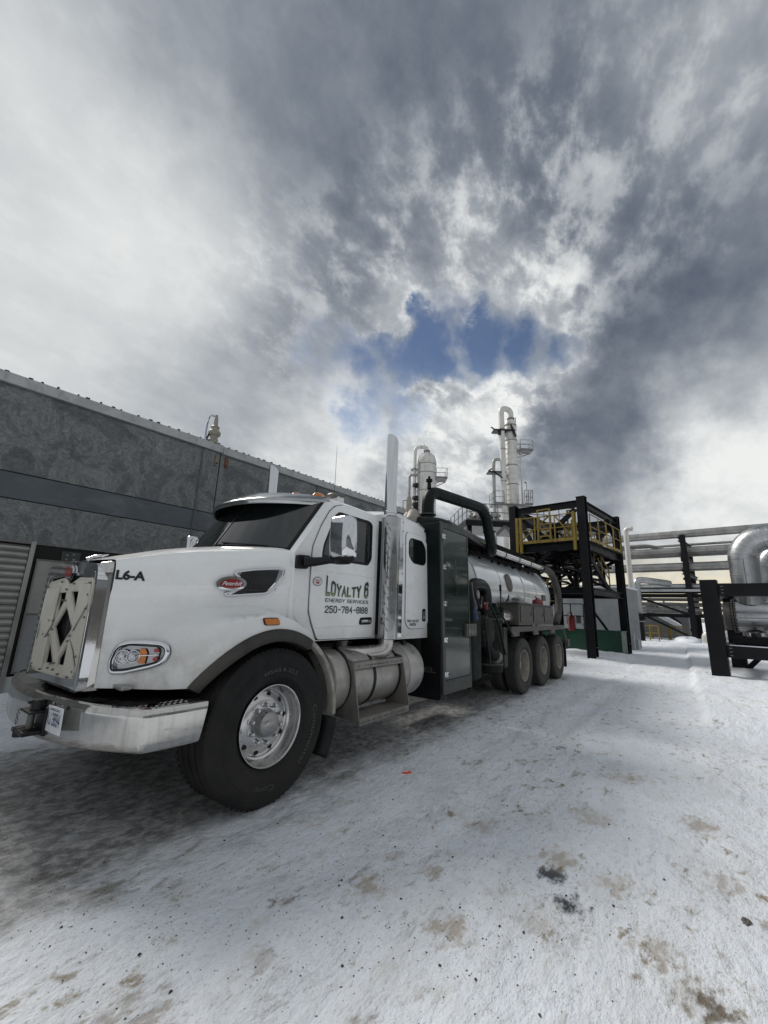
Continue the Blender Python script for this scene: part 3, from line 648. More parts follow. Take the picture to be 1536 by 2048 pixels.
def lump(name, x, y, rx, ry, h, mt, label, cat, rough_=.3, n=14, group=None, az=0):
    b = MB(); z0 = gz(x, y); rows = []
    sd = rnd.random()*100
    for i in range(7):
        t = i/6; rr = math.cos(t*math.pi/2)**.7 if t < 1 else 0; row = []
        for j in range(n+1):
            a = 2*math.pi*(j % n)/n; f = 1+rough_*(math.sin(a*3+sd)*.5+math.sin(a*7+sd*2)*.35+.3*math.sin(t*9+a*5))
            row.append((rx*rr*f*math.cos(a), ry*rr*f*math.sin(a), -.015+h*math.sin(t*math.pi/2)*(1+.2*math.sin(a*2+sd))))
        rows.append(row)
    b.grid(rows); o = b.build(name, mt, None, 50); o.location = (x, y, z0); o.rotation_euler = (0, 0, R(az)); return tag(o, label, cat, group)
lump('stone', -1.31, -1.73, .016, .011, .014, 'stone', 'small black pebble on the snow in the lower left of the photo', 'stone')
lump('stone', .74, -4.06, .035, .022, .03, 'rock', 'angular grey stone half sunk in snow at the right edge of the photo', 'stone')
b = MB(); b.tube([(0, 0, .004), (.012, .02, .012), (.006, .045, .006), (.024, .07, .010), (.03, .085, .003)], [.007, .008, .008, .008, .006], 7)
o = b.build('ribbon_scrap', 'orange', None); o.location = (1.34, -1.68, gz(1.34, -1.68)); o.rotation_euler = (0, 0, R(70)); o.scale = (1, 1, 1); tag(o, 'tiny bright orange curl of marking ribbon on the open snow', 'ribbon')

# ------------------------------------------------------------------ the truck: nose towards -X, driver side towards -Y
TR = thing('vacuum_truck', 'white vacuum tank truck with dark green cabinet and twin chrome stacks on the snow', 'truck')
def pw(x, t): return float(np.interp(x, [p[0] for p in t], [p[1] for p in t]))
def sm(t): t = min(1, max(0, t)); return t*t*(3-2*t)
FP = [(-1.08, .56), (-1.0, .665), (-.9, .775), (-.8, .885), (-.7, .995), (-.62, 1.075), (-.52, 1.14), (-.4, 1.175), (-.2, 1.19), (.4, 1.19)]
ZP = [(-1.08, 1.22), (-.9, 1.27), (-.75, 1.31), (-.6, 1.37), (-.4, 1.42), (-.1, 1.45), (.1, 1.42), (.3, 1.33), (.4, 1.28)]
WP = [(-1.08, .5), (-.8, .28), (-.5, .10), (0, .065), (.4, .06)]
def smooth_tab(t): # soften the piecewise tables
    xs = np.linspace(t[0][0], t[-1][0], 61); ys = np.interp(xs, [p[0] for p in t], [p[1] for p in t])
    for _ in range(7): ys[1:-1] = (ys[:-2]+2*ys[1:-1]+ys[2:])/4
    return list(zip(xs, ys))
FP, ZP, WP = smooth_tab(FP), smooth_tab(ZP), smooth_tab(WP)
def ytop(x): return .548+(x+1.08)/1.32*.437
def SY(x, z):
    t = sm((pw(x, ZP)-z)/pw(x, WP)+.5)
    a = ytop(x)+.014*sm((z-1.60-.07*x)/.05)
    zt = ztop(x); a -= .030*max(0, (z-(zt-.10))/.10)**2.5
    return a*(1-t)+pw(x, FP)*t
def ztop(x): return float(np.interp(x, [-1.08, -.80, -.53, .24], [1.782, 1.856, 1.908, 2.010]))
WZ = .55
def arcp(r, a): return (r*math.cos(R(a)), WZ+r*math.sin(R(a)))
def lerp_poly(pl, n):
    d = [0]
    for a, b_ in zip(pl, pl[1:]): d.append(d[-1]+math.dist(a, b_))
    ts = np.linspace(0, d[-1], n); return list(zip(np.interp(ts, d, [p[0] for p in pl]), np.interp(ts, d, [p[1] for p in pl])))
inner = lerp_poly([(-1.075, .885), (-.97, .887), (-.78, .883), (-.66, .893)], 24)+[arcp(.742, a) for a in np.linspace(151.5, 61, 76)]
outer = lerp_poly([(-1.078, .885)]+[(-1.078, 1.3), (-1.078, ztop(-1.078))], 34)+lerp_poly([(x, ztop(x)) for x in np.linspace(-1.06, .24, 20)], 46)+lerp_poly([(.24, 1.97), (.24, 1.36), (.30, 1.31), (.365, 1.255)], 20)
hood_r = pempty('hood', TR)
for sg in (-1, 1):
    rows = []
    for (xi, zi), (xo, zo) in zip(inner, outer):
        row = []
        for k in range(45):
            t = k/44; x = xi+(xo-xi)*t; z = zi+(zo-zi)*t; row.append((x, sg*SY(x, z), z))
        rows.append(row)
    MB().grid(rows).build('fender_panel', 'white', hood_r, 50, solid=0)
rows = []
for x in np.linspace(-1.078, .24, 28):
    y1 = SY(x, ztop(x)); z1 = ztop(x); pr_ = []
    for t in np.linspace(-1, 1, 33):
        e = abs(t); h = .085*(1-e**2.2)+.03*math.sqrt(max(0, 1-e**8)); pr_.append((x, y1*t, z1+h*(.12+.55*sm((x+1.08)/1.0))))
    rows.append(pr_)
MB().grid(rows).build('hood_top', 'white_clean', hood_r, 60)
MB().grid([[(.24, y, z) for z in (1.2, 2.0)] for y in (-.98, .98)]).build('hood_back_panel', 'matt', hood_r)
# rubber flare, inner liner and the trailing strip of each front fender
for sg in (-1, 1):
    rows = []
    for a in np.linspace(152.5, 60, 60):
        row = []
        for r, dy in ((.752, .004), (.748, .022), (.735, .032), (.70, .038), (.672, .036), (.655, .026), (.648, .0), (.652, -.25), (.66, -.62)):
            x, z = arcp(r, a); xx, zz = arcp(.75, a); base = SY(xx, min(zz, pw(xx, ZP)-.0)); row.append((x, sg*(max(.9, base)+dy), z))
        rows.append(row)
    MB().grid(rows).build('fender_flare', 'flare', TR, 40)
    rows = []
    for a in np.linspace(63, -2, 26):
        rows.append([(*arcp(r, a), y) for r, y in ((.762, 1.10), (.765, 1.165), (.758, 1.19), (.738, 1.197), (.722, 1.19), (.716, 1.175), (.72, 1.12))])
    MB().grid([[(p[0], sg*p[2], p[1]) for p in r_] for r_ in rows]).build('fender_tail', 'fender_dirty', TR, 40)
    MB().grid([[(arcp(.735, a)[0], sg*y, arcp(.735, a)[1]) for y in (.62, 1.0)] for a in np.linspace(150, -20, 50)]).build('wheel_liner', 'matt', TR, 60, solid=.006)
    b = MB(); b.grid([[(arcp(.745, a)[0], sg*y, arcp(.745, a)[1]) for y in (.62, 1.215)] for a in np.linspace(-4, -30, 12)])
    b.build('mudflap', 'black', TR, 40, solid=.008)
# wheel well darkness behind tyre: engine block mass and chassis rails
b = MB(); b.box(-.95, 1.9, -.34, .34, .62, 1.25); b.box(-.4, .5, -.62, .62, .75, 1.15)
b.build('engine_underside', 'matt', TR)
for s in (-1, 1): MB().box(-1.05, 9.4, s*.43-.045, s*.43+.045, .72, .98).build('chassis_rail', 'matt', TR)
b = MB(); b.cyl((0, -.95, .50), (0, .95, .50), .07); b.build('front_axle', 'matt', TR)
b = MB(); b.box(.24, .47, -1.015, 1.015, 1.18, 1.99); b.build('cowl', 'white', TR, bevel=.02)
font_obj('unit_number', 'L6-A', lambda u, v, w: (-1.073+.185*u, -SY(-1.073+.185*u, 1.64+.072*v)-.004-w, 1.636+.074*v), 'ink', hood_r, .045)
# crest marker lamp on the fender
ml = rounded([(-.184, 1.384), (-.041, 1.386), (-.019, 1.339), (-.163, 1.337)], .012, 3)
plate('marker_bezel', inset(ml, -.006), [], lambda u, v, w: (u, -SY(u, v)-.005-w, v), .012, 'black', TR)
plate('marker_lamp', ml, [], lambda u, v, w: (u, -SY(u, v)-.014-w, v), .018, 'amber', TR, bevel=.003)
# side air vent with oval badge
vo_ = rounded([(-.274, 1.747), (-.247, 1.772), (-.105, 1.803), (.117, 1.831), (.164, 1.819), (.157, 1.755), (.118, 1.698), (.089, 1.640), (.019, 1.584), (-.306, 1.547), (-.322, 1.581), (-.22, 1.62), (-.2, 1.68)], .014, 3)
vi_ = rounded([(-.225, 1.735), (-.202, 1.767), (-.1, 1.785), (.113, 1.809), (.085, 1.700), (.018, 1.600), (-.285, 1.562), (-.2, 1.61), (-.18, 1.67)], .012, 3)
fS = lambda off: (lambda u, v, w: (u, -SY(u, v)-off-w, v))
plate('vent_frame', vo_, [vi_], fS(.010), .022, 'chrome', TR, 40, .004)
mid = inset(vo_, .009); MB().tube([fS(.022)(u, v, 0) for u, v in mid+mid[:2]], .011, 10, caps=False).build('vent_trim', 'chrome', TR, 60)
vm = plate('vent_mesh', inset(vi_, -.002), [], fS(.012), .006, 'mesh', TR)
b = MB()
for i in range(12):
    x = -.22+i*.029; b.bar((x, -SY(x, 1.62)-.017, 1.62), (x+.02, -SY(x+.02, 1.77)-.017, 1.77), .003)
for i in range(7):
    z = 1.60+i*.028; b.bar((-.17, -SY(-.17, z)-.018, z), (.05+.008*i, -SY(.06, z)-.018, z+.012), .003)
# keep only the part of the mesh bars that lies inside the opening
kind(b.build('vent_wire', 'black', vm), 'stuff')
def oval(cx, cz, rx, rz, n=40): return [(cx+rx*math.cos(2*math.pi*i/n), cz+rz*math.sin(2*math.pi*i/n)+.05*rx*math.cos(2*math.pi*i/n)) for i in range(n)]
bd = plate('badge_rim', oval(-.290, 1.658, .121, .062), [oval(-.287, 1.657, .092, .041)], fS(.028), .024, 'chrome', TR, 40, .008)
plate('badge_face', oval(-.287, 1.657, .094, .042), [], fS(.030), .012, 'badge', bd)
font_obj('badge_script', 'Peterbilt', lambda u, v, w: (-.365+.156*u+.01*v, -SY(-.365+.156*u, 1.655)-.041, 1.640+.034*v+.006*u), 'plate', bd, .012, 0, .3)
# head lamps, both sides
HO_ = rounded([(-1.031, 1.005), (-1.035, 1.063), (-1.024, 1.134), (-1.003, 1.185), (-.960, 1.207), (-.891, 1.212), (-.800, 1.204), (-.772, 1.178), (-.763, 1.135), (-.774, 1.083), (-.795, 1.055), (-.843, 1.028), (-.905, 1.006), (-.958, .987), (-1.013, .982)], .012, 2)
HI_ = rounded([(-1.020, 1.022), (-1.024, 1.074), (-1.013, 1.139), (-.995, 1.172), (-.947, 1.184), (-.822, 1.178), (-.806, 1.150), (-.809, 1.092), (-.826, 1.066), (-.905, 1.035), (-.944, 1.014), (-1.012, 1.008)], .01, 2)
def hl_base(x): return .56+(x+1.08)*1.12
for s in (-1, 1):
    hm = pempty('headlight', TR)
    F_ = lambda off: (lambda u, v, w: (u-.5*(off+w), s*(hl_base(u)+.008+.85*(off+w)), v))
    mid = [(.5*(a_[0]+b__[0]), .5*(a_[1]+b__[1])) for a_, b__ in zip(inset(HO_, .010), inset(HO_, .016))]
    MB().tube([F_(.014)(u, v, 0) for u, v in mid+mid[:2]], .021, 12, caps=False).build('bezel', 'chrome', hm, 60)
    plate('bezel_edge', inset(HO_, -.004), [inset(HO_, .01)], F_(.003), .01, 'hole', hm)
    plate('gasket', inset(HI_, -.003), [inset(HI_, .006)], F_(.040), .008, 'black', hm)
    plate('reflector', inset(HI_, -.001), [], F_(.004), .004, 'lampin', hm)
    for cx, cz, r in ((-.975, 1.10, .046), (-.928, 1.105, .040)):
        q = Vector(F_(.010)(cx, cz, 0)); mm = Matrix.Translation(q) @ Vector((-.5, s*.85, 0)).to_track_quat('Z', 'Y').to_matrix().to_4x4()
        MB().lathe([(r*1.06, .02), (r*1.04, .03), (r*.96, .030), (r*.9, .012), (r*.55, .0), (r*.25, -.002), (r*.22, .022), (0.001, .026)], 24, mm).build('lamp_bowl', 'chrome', hm, 40)
    plate('turn_signal', [(-.904, 1.158), (-.880, 1.158), (-.868, 1.13), (-.873, 1.056), (-.904, 1.058)], [], F_(.020), .010, 'amber', hm, 40, .003)
    for cz in (1.148, 1.090): plate('side_reflector', oval(-.829, cz, .012, .015, 14), [], F_(.024), .010, 'redlens', hm)
    plate('divider', [(-.906, 1.112), (-.82, 1.122), (-.82, 1.117), (-.906, 1.107)], [], F_(.032), .006, 'chrome', hm)
    b = MB()
    for k in range(4):
        x = -1.006+k*.007; b.bar(F_(.03)(x, 1.04, 0), F_(.03)(x+.010, 1.16, 0), .0016)
    kind(b.build('lens_flute', 'lens', hm), 'stuff')

# radiator surround, mesh and winter cover
b = MB(); so = [(-.555, .86), (.555, .86), (.548, 1.20), (.535, 1.66), (.50, 1.745), (.0, 1.785), (-.50, 1.745), (-.535, 1.66), (-.548, 1.2)]
si = [(-.47, .955), (.47, .955), (.455, 1.60), (.41, 1.66), (.08, 1.685), (.0, 1.64), (-.08, 1.685), (-.41, 1.66), (-.455, 1.60)]
fX = lambda off, lean=.0: (lambda u, v, w: (off-w-lean*(v-1.3), u, v))
sur = plate('grille_surround', rounded(so, .04, 5), [rounded(si, .03, 4)], fX(-1.125), .105, 'chrome', TR, 40, .018)
plate('grille_inner_rim', inset(rounded(si, .03, 4), -.006), [inset(rounded(si, .03, 4), .02)], fX(-1.150), .04, 'chrome_dull', sur, 40, .004)
plate('grille_mesh', inset(rounded(si, .03, 4), -.01), [], fX(-1.120), .004, 'mesh', sur)
b = MB()
for i in range(46): y = -.25+i*.0112; b.box(-1.128, -1.1255, y-.0012, y+.0012, .96, 1.62)
for i in range(58): z = .965+i*.0112; b.box(-1.1285, -1.126, -.27, .27, z-.0012, z+.0012)
kind(b.build('grille_wire', 'wire', sur, 0), 'stuff')
MB().box(-1.14, -1.128, -.05, -.035, 1.0, 1.6).build('grille_bar', 'wire', sur)
for s in (-1, 1):   # tall polished corner post beside the grille; its brown streaks imitate reflected ground
    rows = []
    for z, k in ((.868, .8), (.885, .95), (.92, 1), (1.3, 1), (1.6, 1), (1.68, .97), (1.73, .8), (1.757, .4), (1.770, -.6)):
        rows.append([(-1.062-.120*(.6+.4*k)*math.cos(R(a)), s*((.505-.03*(z-.87))+.058*math.sin(R(a))*(.8+.2*k)), z) for a in np.linspace(-60, 95, 15)])
    MB().grid(rows).build('corner_post', 'bumper', sur, 60)
co = [(.456, 1.601), (.415, 1.618), (.126, 1.647), (.058, 1.626), (0, 1.597), (-.064, 1.601), (-.139, 1.632), (-.186, 1.648), (-.455, 1.640), (-.468, 1.60), (-.472, 1.428), (-.470, 1.168), (-.462, .994), (-.43, .943), (-.275, .927), (.322, .915), (.436, .93), (.487, 1.0), (.497, 1.088), (.470, 1.172), (.463, 1.331), (.468, 1.543)]
cover_holes = [[(.166, 1.528), (.02, 1.533), (.019, 1.479), (.142, 1.351)], [(-.081, 1.539), (-.237, 1.543), (-.248, 1.368)], [(-.037, 1.428), (-.229, 1.272), (-.064, 1.108), (.121, 1.266)],
               [(.17, 1.185), (.002, 1.004), (.163, .994)], [(-.231, 1.178), (-.242, 1.013), (-.108, 1.006), (-.104, 1.041)]]
def pillow(u, v): return .006*math.sin(u*26+3*math.sin(v*5))*math.sin(v*21+2*math.cos(u*6))
cvf = lambda off: (lambda u, v, w: (off-w+pillow(u, v)*.6, u-.028, v))
wf = plate('winter_cover', rounded(co, .02, 3), cover_holes, cvf(-1.176), .012, 'vinyl', TR, 40, .003)
b = MB()
def quilt_line(p, q): b.bar((-1.1835+pillow(*p)*.6, p[0]-.028, p[1]), (-1.1835+pillow(*q)*.6, q[0]-.028, q[1]), .005, .004, (1, 0, 0))
for h_ in cover_holes+[rounded(co, .02, 2)]:
    g_in = inset(h_, -.013) if len(h_) < 6 else inset(h_, .010)
    for i in range(len(g_in)): quilt_line(g_in[i-1], g_in[i])
b.build('cover_piping', 'vinyl', wf)
flaps = [[(.16, 1.575), (.44, 1.56), (.44, 1.30), (.30, 1.16), (.17, 1.27)], [(-.25, 1.60), (-.45, 1.60), (-.46, 1.46), (-.27, 1.25)], [(-.245, 1.19), (-.34, 1.13), (-.45, 1.02), (-.44, .955), (-.25, .95)], [(.185, 1.19), (.42, 1.14), (.46, 1.07), (.44, .95), (.19, .945)]]
for f_ in flaps: plate('cover_flap', rounded(f_, .02, 3), [], cvf(-1.1880), .010, 'vinyl', wf, 40, .003)
for f_ in flaps: plate('flap_edge', inset(rounded(f_, .02, 3), -.003), [inset(rounded(f_, .02, 3), .002)], cvf(-1.1835), .003, 'stitch', wf, 40)
for y, z in [(.43, 1.575), (.13, 1.615), (-.13, 1.60), (-.43, 1.605), (.0, 1.555), (-.02, 1.47), (.04, 1.47), (-.44, 1.52), (-.445, 1.42), (-.45, 1.36), (.23, 1.31), (.15, 1.31), (.13, 1.245), (-.245, 1.29), (-.25, 1.22), (-.23, 1.18), (.19, 1.20), (.30, 1.20), (-.42, 1.09), (.02, 1.0), (-.05, 1.01), (.06, .965), (-.05, .965), (.41, .965), (-.16, .945), (-.35, .945), (-.43, .99), (.22, .94)]:
    MB().cyl((-1.188, y-.028, z), (-1.199, y-.028, z), .009, .007, 10).build('stud', 'stitch', wf)
b_ = plate('front_badge_rim', oval(-.0, 1.695, .085, .055), [], lambda u, v, w: (-1.188-w, u, v), .014, 'chrome', TR, 40, .005)
plate('front_badge_face', oval(-.0, 1.695, .070, .043), [], lambda u, v, w: (-1.198-w, u, v), .006, 'badge', b_)
b = MB(); b.tube([(-1.05, .04, 1.785), (-1.065, .04, 1.815), (-1.02, .04, 1.838), (-.97, .04, 1.85), (-.92, .04, 1.868)], [.012, .02, .016, .012, .004], 10); b.box(-1.05, -.93, .025, .055, 1.78, 1.83)
b.build('hood_ornament', 'chrome', TR, 50)

# bumper
bp_ = [(-.645, 1.215), (-.80, 1.21), (-.95, 1.195), (-1.005, 1.175), (-1.035, 1.135), (-1.10, 1.02), (-1.19, .80), (-1.25, .50), (-1.28, .25), (-1.285, 0)]
def cat(pl, n=6):
    out = []; P_ = [pl[0]]+pl+[pl[-1]]
    for i in range(1, len(P_)-2):
        a, b_, c, d = [Vector(q) for q in P_[i-1:i+3]]
        for k in range(n):
            t = k/n; q = .5*((2*b_)+(-a+c)*t+(2*a-5*b_+4*c-d)*t*t+(-a+3*b_-3*c+d)*t**3); out.append(tuple(q))
    return out+[tuple(pl[-1])]
bh = cat(bp_, 5); plan = [(x, -y) for x, y in bh]+[(x, y) for x, y in bh[::-1]][1:]
rows = []
for i, (x, y) in enumerate(plan):
    a = Vector(plan[max(0, i-1)]); c = Vector(plan[min(len(plan)-1, i+1)]); t = (c-a).normalized(); n_ = Vector((t.y, -t.x))
    if n_.x*(x-.2)+n_.y*y > 0: n_ = -n_
    # n_ points inwards; the ends are cut raked
    e = abs(y) > 1.15 and x > -.75; row = []
    for off, z in ((.05, .575), (.012, .578), (0, .592), (-.006, .64), (-.006, .78), (0, .815), (.008, .828), (.028, .834), (.032, .824), (.20, .824), (.20, .78)):
        xx = x+n_.x*off; yy = y+n_.y*off
        if x > -.70: xx += (z-.55)*.17
        zz = z - .022*sm((1.1-abs(y))/.9)*(z < .7)
        row.append((xx, yy, zz))
    rows.append(row)
bu_ = MB().grid(rows).build('bumper', 'bumper', TR, 40)
b = MB()
for i in range(0, 18, 2):
    for j in range(4):
        x = -1.02+i*.020; y = -1.0-.028*j
        if x < -1.1+.35*(j*.03): continue
        b.bar((x, y, .8265), (x+.011*(1 if (i+j) % 2 else -1), y-.016, .8265), .004)
kind(b.build('tread_ridge', 'bumper', bu_, 0), 'stuff')
MB().box(-1.02, -.62, -.98, .98, .62, .81).build('bumper_backing', 'matt', bu_)
for s in (-1, 1): MB().box(-1.0, -.93, s*.65-.15, s*.65+.15, .885, .915).build('step_light_bar', 'chrome_dull', TR, bevel=.006)
for y in (.30, .18, -.46, -.60): MB().lathe([(.016, 0), (.014, .01), (.001, .012)], 12, T(-1.275+.03*abs(y), y, .79) @ RY(-90)).build('bumper_bolt', 'stitch', bu_)
# licence plate, tilted as it hangs
pm = T(-1.275, -.56, .715) @ RX(-4) @ RZ(-3)
lp = MB().box(-.004, .004, -.15, .15, -.078, .078, pm).build('licence_plate', 'plate', TR, 0, bevel=.002)
def lpf(y0, y1, z0, z1): return lambda u, v, w: tuple(pm @ Vector((-.0062-w, y0+(y1-y0)*u, z0+(z1-z0)*v)))
block_obj('plate_number', 'VJ 3894', lpf(.13, -.13, -.035, .042), 'blue', lp, w=.38, gap=1.6)
font_obj('plate_heading', 'Beautiful British Columbia', lpf(.10, -.10, .052, .068), 'blue', lp, .01)
# tow hitch
hm = pempty('tow_hitch', TR, (-1.27, -.30, .69)); hm.scale = (.78, .78, .78)
MB().box(-.02, .10, -.16, .14, -.13, .10).build('mounting_block', 'black', hm, bevel=.01)
MB().box(-.13, .0, -.13, .12, .055, .075).build('upper_jaw', 'black', hm, bevel=.006)
b = MB(); b.box(-.15, .0, -.13, .16, -.115, -.08); b.cyl((-.11, .08, -.15), (-.11, .08, -.075), .045); b.build('lower_jaw', 'black', hm, bevel=.006)
MB().cyl((-.07, 0, -.09), (-.07, 0, .12), .028).build('hitch_pin', 'stitch', hm)
b = MB(); b.cyl((-.05, -.05, .07), (-.05, -.05, .16), .05); b.tube([(-.05, -.05, .13), (-.12, -.02, .14)], .014); b.build('locking_knob', 'black', hm, bevel=.004)
b = MB()
for k in range(5): b.lathe([(.011+.003*math.cos(R(q)), .003*math.sin(R(q))) for q in range(0, 361, 60)], 10, T(-.13, .14, .05-.026*k) @ (RX(90) if k % 2 else RY(90)))
b.build('chain', 'stitch', hm)

# wheels
def wheel_front(s):
    w = pempty('front_wheel', TR, (0, s*1.0, WZ+.014)); mm = (RX(90) if s < 0 else RX(-90))
    pf = [(.30, -.16), (.325, -.19), (.40, -.207), (.47, -.204), (.515, -.192), (.538, -.172), (.548, -.155)]
    for g in (-.085, 0, .085): pf += [(.5505, g-.010), (.536, g-.007), (.536, g+.007), (.5505, g+.010)]
    pf += [(.548, .155), (.538, .172), (.515, .192), (.505, .1935), (.500, .198), (.47, .205), (.452, .2055), (.450, .2085), (.445, .2085), (.443, .2065), (.40, .2075), (.365, .203), (.360, .205), (.350, .204), (.345, .198), (.325, .19), (.303, .172)]
    pf = [((.34+(r_-.34)*1.143 if r_ > .34 else r_), h_*1.0+(.028*sm((r_-.31)/.06) if h_ > .1 else 0)) for r_, h_ in pf]
    ty = MB().lathe(pf, 96, mm).build('tyre', 'rubber', w, 25)
    b = MB()
    for i in range(72):   # lateral sipes cut at the shoulders, built as raised ribs
        a = 360*i/72
        for q in (-1, 1): b.box(.574, .583, -.010, .010, q*.168-.006+.014*(q > 0), q*.168+.018, mm @ RZ(a))
    kind(b.build('shoulder_rib', 'rubber', ty, 0), 'stuff')
    for txt, r0, hgt, ac, span in (('Continental', .415, .045, -18, 62), ('445/65 R 22.5', .405, .030, 88, 50), ('Conti', .415, .040, 262, 26)):
        vs, fs = font_text(txt, .012, .02)
        b = MB(); b.add([((r0+v*hgt)*math.cos(R(ac-span*(u-.5)*(1 if s < 0 else -1))), (r0+v*hgt)*math.sin(R(ac-span*(u-.5)*(1 if s < 0 else -1))), +.2350+.0035*(w_ > 0)) for u, v, w_ in vs], fs, mm)
        b.build('sidewall_lettering', 'letter', ty, 0)
    rim = MB().lathe([(.300, .168), (.306, .190), (.303, .199), (.296, .200), (.291, .193), (.288, .178), (.284, .165), (.276, .150), (.268, .118), (.262, .102), (.250, .096), (.243, .088), (.240, .078), (.232, .074), (.195, .088), (.185, .094), (.150, .097), (.118, .098), (.10, .098)], 96, mm).build('rim', 'rim', w, 30)
    for k in range(10):
        a = R(36*k+8); c, n_ = math.cos(a), math.sin(a)
        MB().lathe([(.0205, -.002), (.0195, .0025), (.001, .0026)], 16, mm @ T(.214*c, .214*n_, .0825) ).build('hand_hole', 'hole', rim)
        a = R(36*k+24); c, n_ = math.cos(a), math.sin(a)
        MB().lathe([(.023, 0), (.023, .006), (.0175, .010), (.0165, .045), (.013, .054), (.006, .058), (.0001, .0585)], 16, mm @ T(.143*c, .143*n_, .097)).build('lug_nut', 'chrome', rim, 30)
    MB().lathe([(.112, .095), (.112, .104), (.100, .106), (.098, .150), (.092, .172), (.075, .188), (.045, .198), (.0001, .202)], 40, mm).build('hub_cap', 'chrome_dull', rim, 30)
    return w
for s in (-1, 1): wheel_front(s)
def wheel_rear(s):
    w = pempty('rear_wheel', TR, (6.251, s*1.0, .515)); mm = (RX(90) if s < 0 else RX(-90))
    for o in (.115, -.215):
        pf = [(.29, -.10), (.34, -.125), (.42, -.138), (.48, -.128), (.505, -.11), (.515, -.10)]
        for g in (-.05, 0, .05): pf += [(.517, g-.007), (.503, g-.005), (.503, g+.005), (.517, g+.007)]
        pf += [(.515, .10), (.505, .11), (.48, .128), (.475, .132), (.42, .138), (.38, .136), (.36, .14), (.34, .125), (.295, .10)]
        MB().lathe([(r, h+o) for r, h in pf], 56, mm).build('tyre', 'rear_rubber', w, 25)
    MB().lathe([(.288, .21), (.300, .232), (.296, .240), (.286, .238), (.280, .215), (.272, .18), (.262, .12), (.250, .02), (.245, -.02), (.225, -.035), (.20, -.015), (.15, -.012), (.11, -.01)], 56, mm).build('rim', 'rear_rim', w, 30)
    MB().lathe([(.115, -.02), (.115, .05), (.098, .06), (.092, .13), (.075, .145), (.0001, .15)], 24, mm).build('hub', 'rear_rim', w, 30)
    b = MB()
    for k in range(10): a = R(36*k); b.lathe([(.016, 0), (.016, .03), (.0001, .034)], 8, mm @ T(.168*math.cos(a), .168*math.sin(a), -.013))
    b.build('wheel_nuts', 'rear_rim', w)
    return w
for s in (-1, 1):
    w0 = wheel_rear(s)
    for k in (1, 2): dup(w0, TR, (6.251+1.3555*k, s*1.0, .515))
for k in range(3): MB().cyl((6.251+1.3555*k, -.9, .515), (6.251+1.3555*k, .9, .515), .08).build('rear_axle', 'matt', TR)

# cab
def cab_prof(y):
    t = abs(y)/1.02; q = t*t
    zr = 2.775-.135*q-.035*sm((t-.86)/.14)
    return [(.50, 1.17), (.30, 1.40), (.02+.22*q, 2.045-.055*q), (.45+.225*q, 2.715-.14*q), (.56+.22*q, zr-.01), (1.0, zr), (1.50, zr-.01), (1.545, zr-.06), (1.55, 1.17)]
ys = [-1.02, -1.012, -.985, -.94, -.85, -.7, -.5, -.25, 0, .25, .5, .7, .85, .94, .985, 1.012, 1.02]
b = MB(); P9 = [cab_prof(y) for y in ys]
b.grid([[(p[0], y, p[1]) for p in pf+[pf[0]]] for y, pf in zip(ys, P9)])
for y, pf in ((ys[0], P9[0]), (ys[-1], P9[-1])): b.add([(p[0], y, p[1]) for p in pf], [tuple(range(9))])
cabo = b.build('cab_shell', 'white', TR, 40)
def wsp(u, v, off):   # u across -1..1, v 0..1 up the screen
    y = u*1.0; q = (abs(y)/1.02)**2; x0, z0, x1, z1 = .02+.22*q, 2.045-.055*q, .45+.225*q, 2.715-.14*q
    return (x0+(x1-x0)*v-off*.84, y*(1+.0*v), z0+(z1-z0)*v+off*.54)
fr = MB().grid([[wsp(u, v, .004) for u in np.linspace(-.965, .965, 25)] for v in np.linspace(.01, .97, 10)]).build('windscreen_seal', 'black', TR, 60, solid=.004)
MB().grid([[wsp(u, v, .009) for u in np.linspace(-.93, .78, 25)] for v in np.linspace(.05, .93, 10)]).build('windscreen', 'glass', TR, 60)
b = MB(); b.bar(wsp(-.15, .03, .03), wsp(.55, .10, .02), .014, .01); b.bar(wsp(-.75, .03, .03), wsp(-.12, .08, .02), .014, .01); b.build('wiper', 'black', TR)
MB().bar(wsp(0, .02, .012), wsp(0, .95, .012), .022, .006).build('screen_divider', 'black', TR)
# sun visor
rows = []
for t in np.linspace(-1, 1, 41):
    q = abs(t); y = t*.985; xb = .50+.225*q*q; zb = 2.745-.13*q*q; xf = .165+.50*q**2.3; zf = 2.600-.005*q
    k = sm((q-.9)/.1)
    zf_l = zf-.055*(1-k)
    rows.append([(xb+.02, y, zb+.008), (xb*.6+xf*.4, y, zb*.6+zf*.4+.030), (xf+.02, y, zf+.014), (xf, y, zf), (xf-.004, y, zf-.02), (xf+.01, y, zf_l), (xf+.03, y, zf_l+.006), (xf*.5+xb*.5, y, zf_l*.5+zb*.5-.03), (xb, y, zb-.03)])
MB().grid(rows).build('sun_visor', 'chrome_dull', TR, 50, recalc=True)
for y in (-.72, -.36, 0, .36, .72):
    q = (y/1.02)**2; zc = 2.775-.135*q-.01
    MB().grid([[(.80+.10*math.cos(R(a))*math.cos(R(e))**.8, y+.05*math.sin(R(a))*math.cos(R(e)), zc+.055*math.sin(R(e))) for a in range(0, 361, 20)] for e in (0, 25, 50, 75, 90)]).build('roof_marker_lamp', 'amber', TR, 60)
hb = pempty('roof_beacon', TR, (1.18, -.62, 2.70))
MB().lathe([(.02, -.02), (.11, 0), (.115, .02), (.10, .04), (.05, .055), (.0001, .058)], 28, T(0, 0, .10)).build('beacon_dome', 'stitch', hb)
b = MB(); b.box(-.05, .05, -.09, -.07, -.04, .10); b.box(-.05, -.035, -.12, -.07, -.10, .0); b.box(.035, .05, -.12, -.07, -.10, .0); b.box(-.04, .04, -.06, .06, .04, .10); b.build('beacon_bracket', 'white_clean', hb)
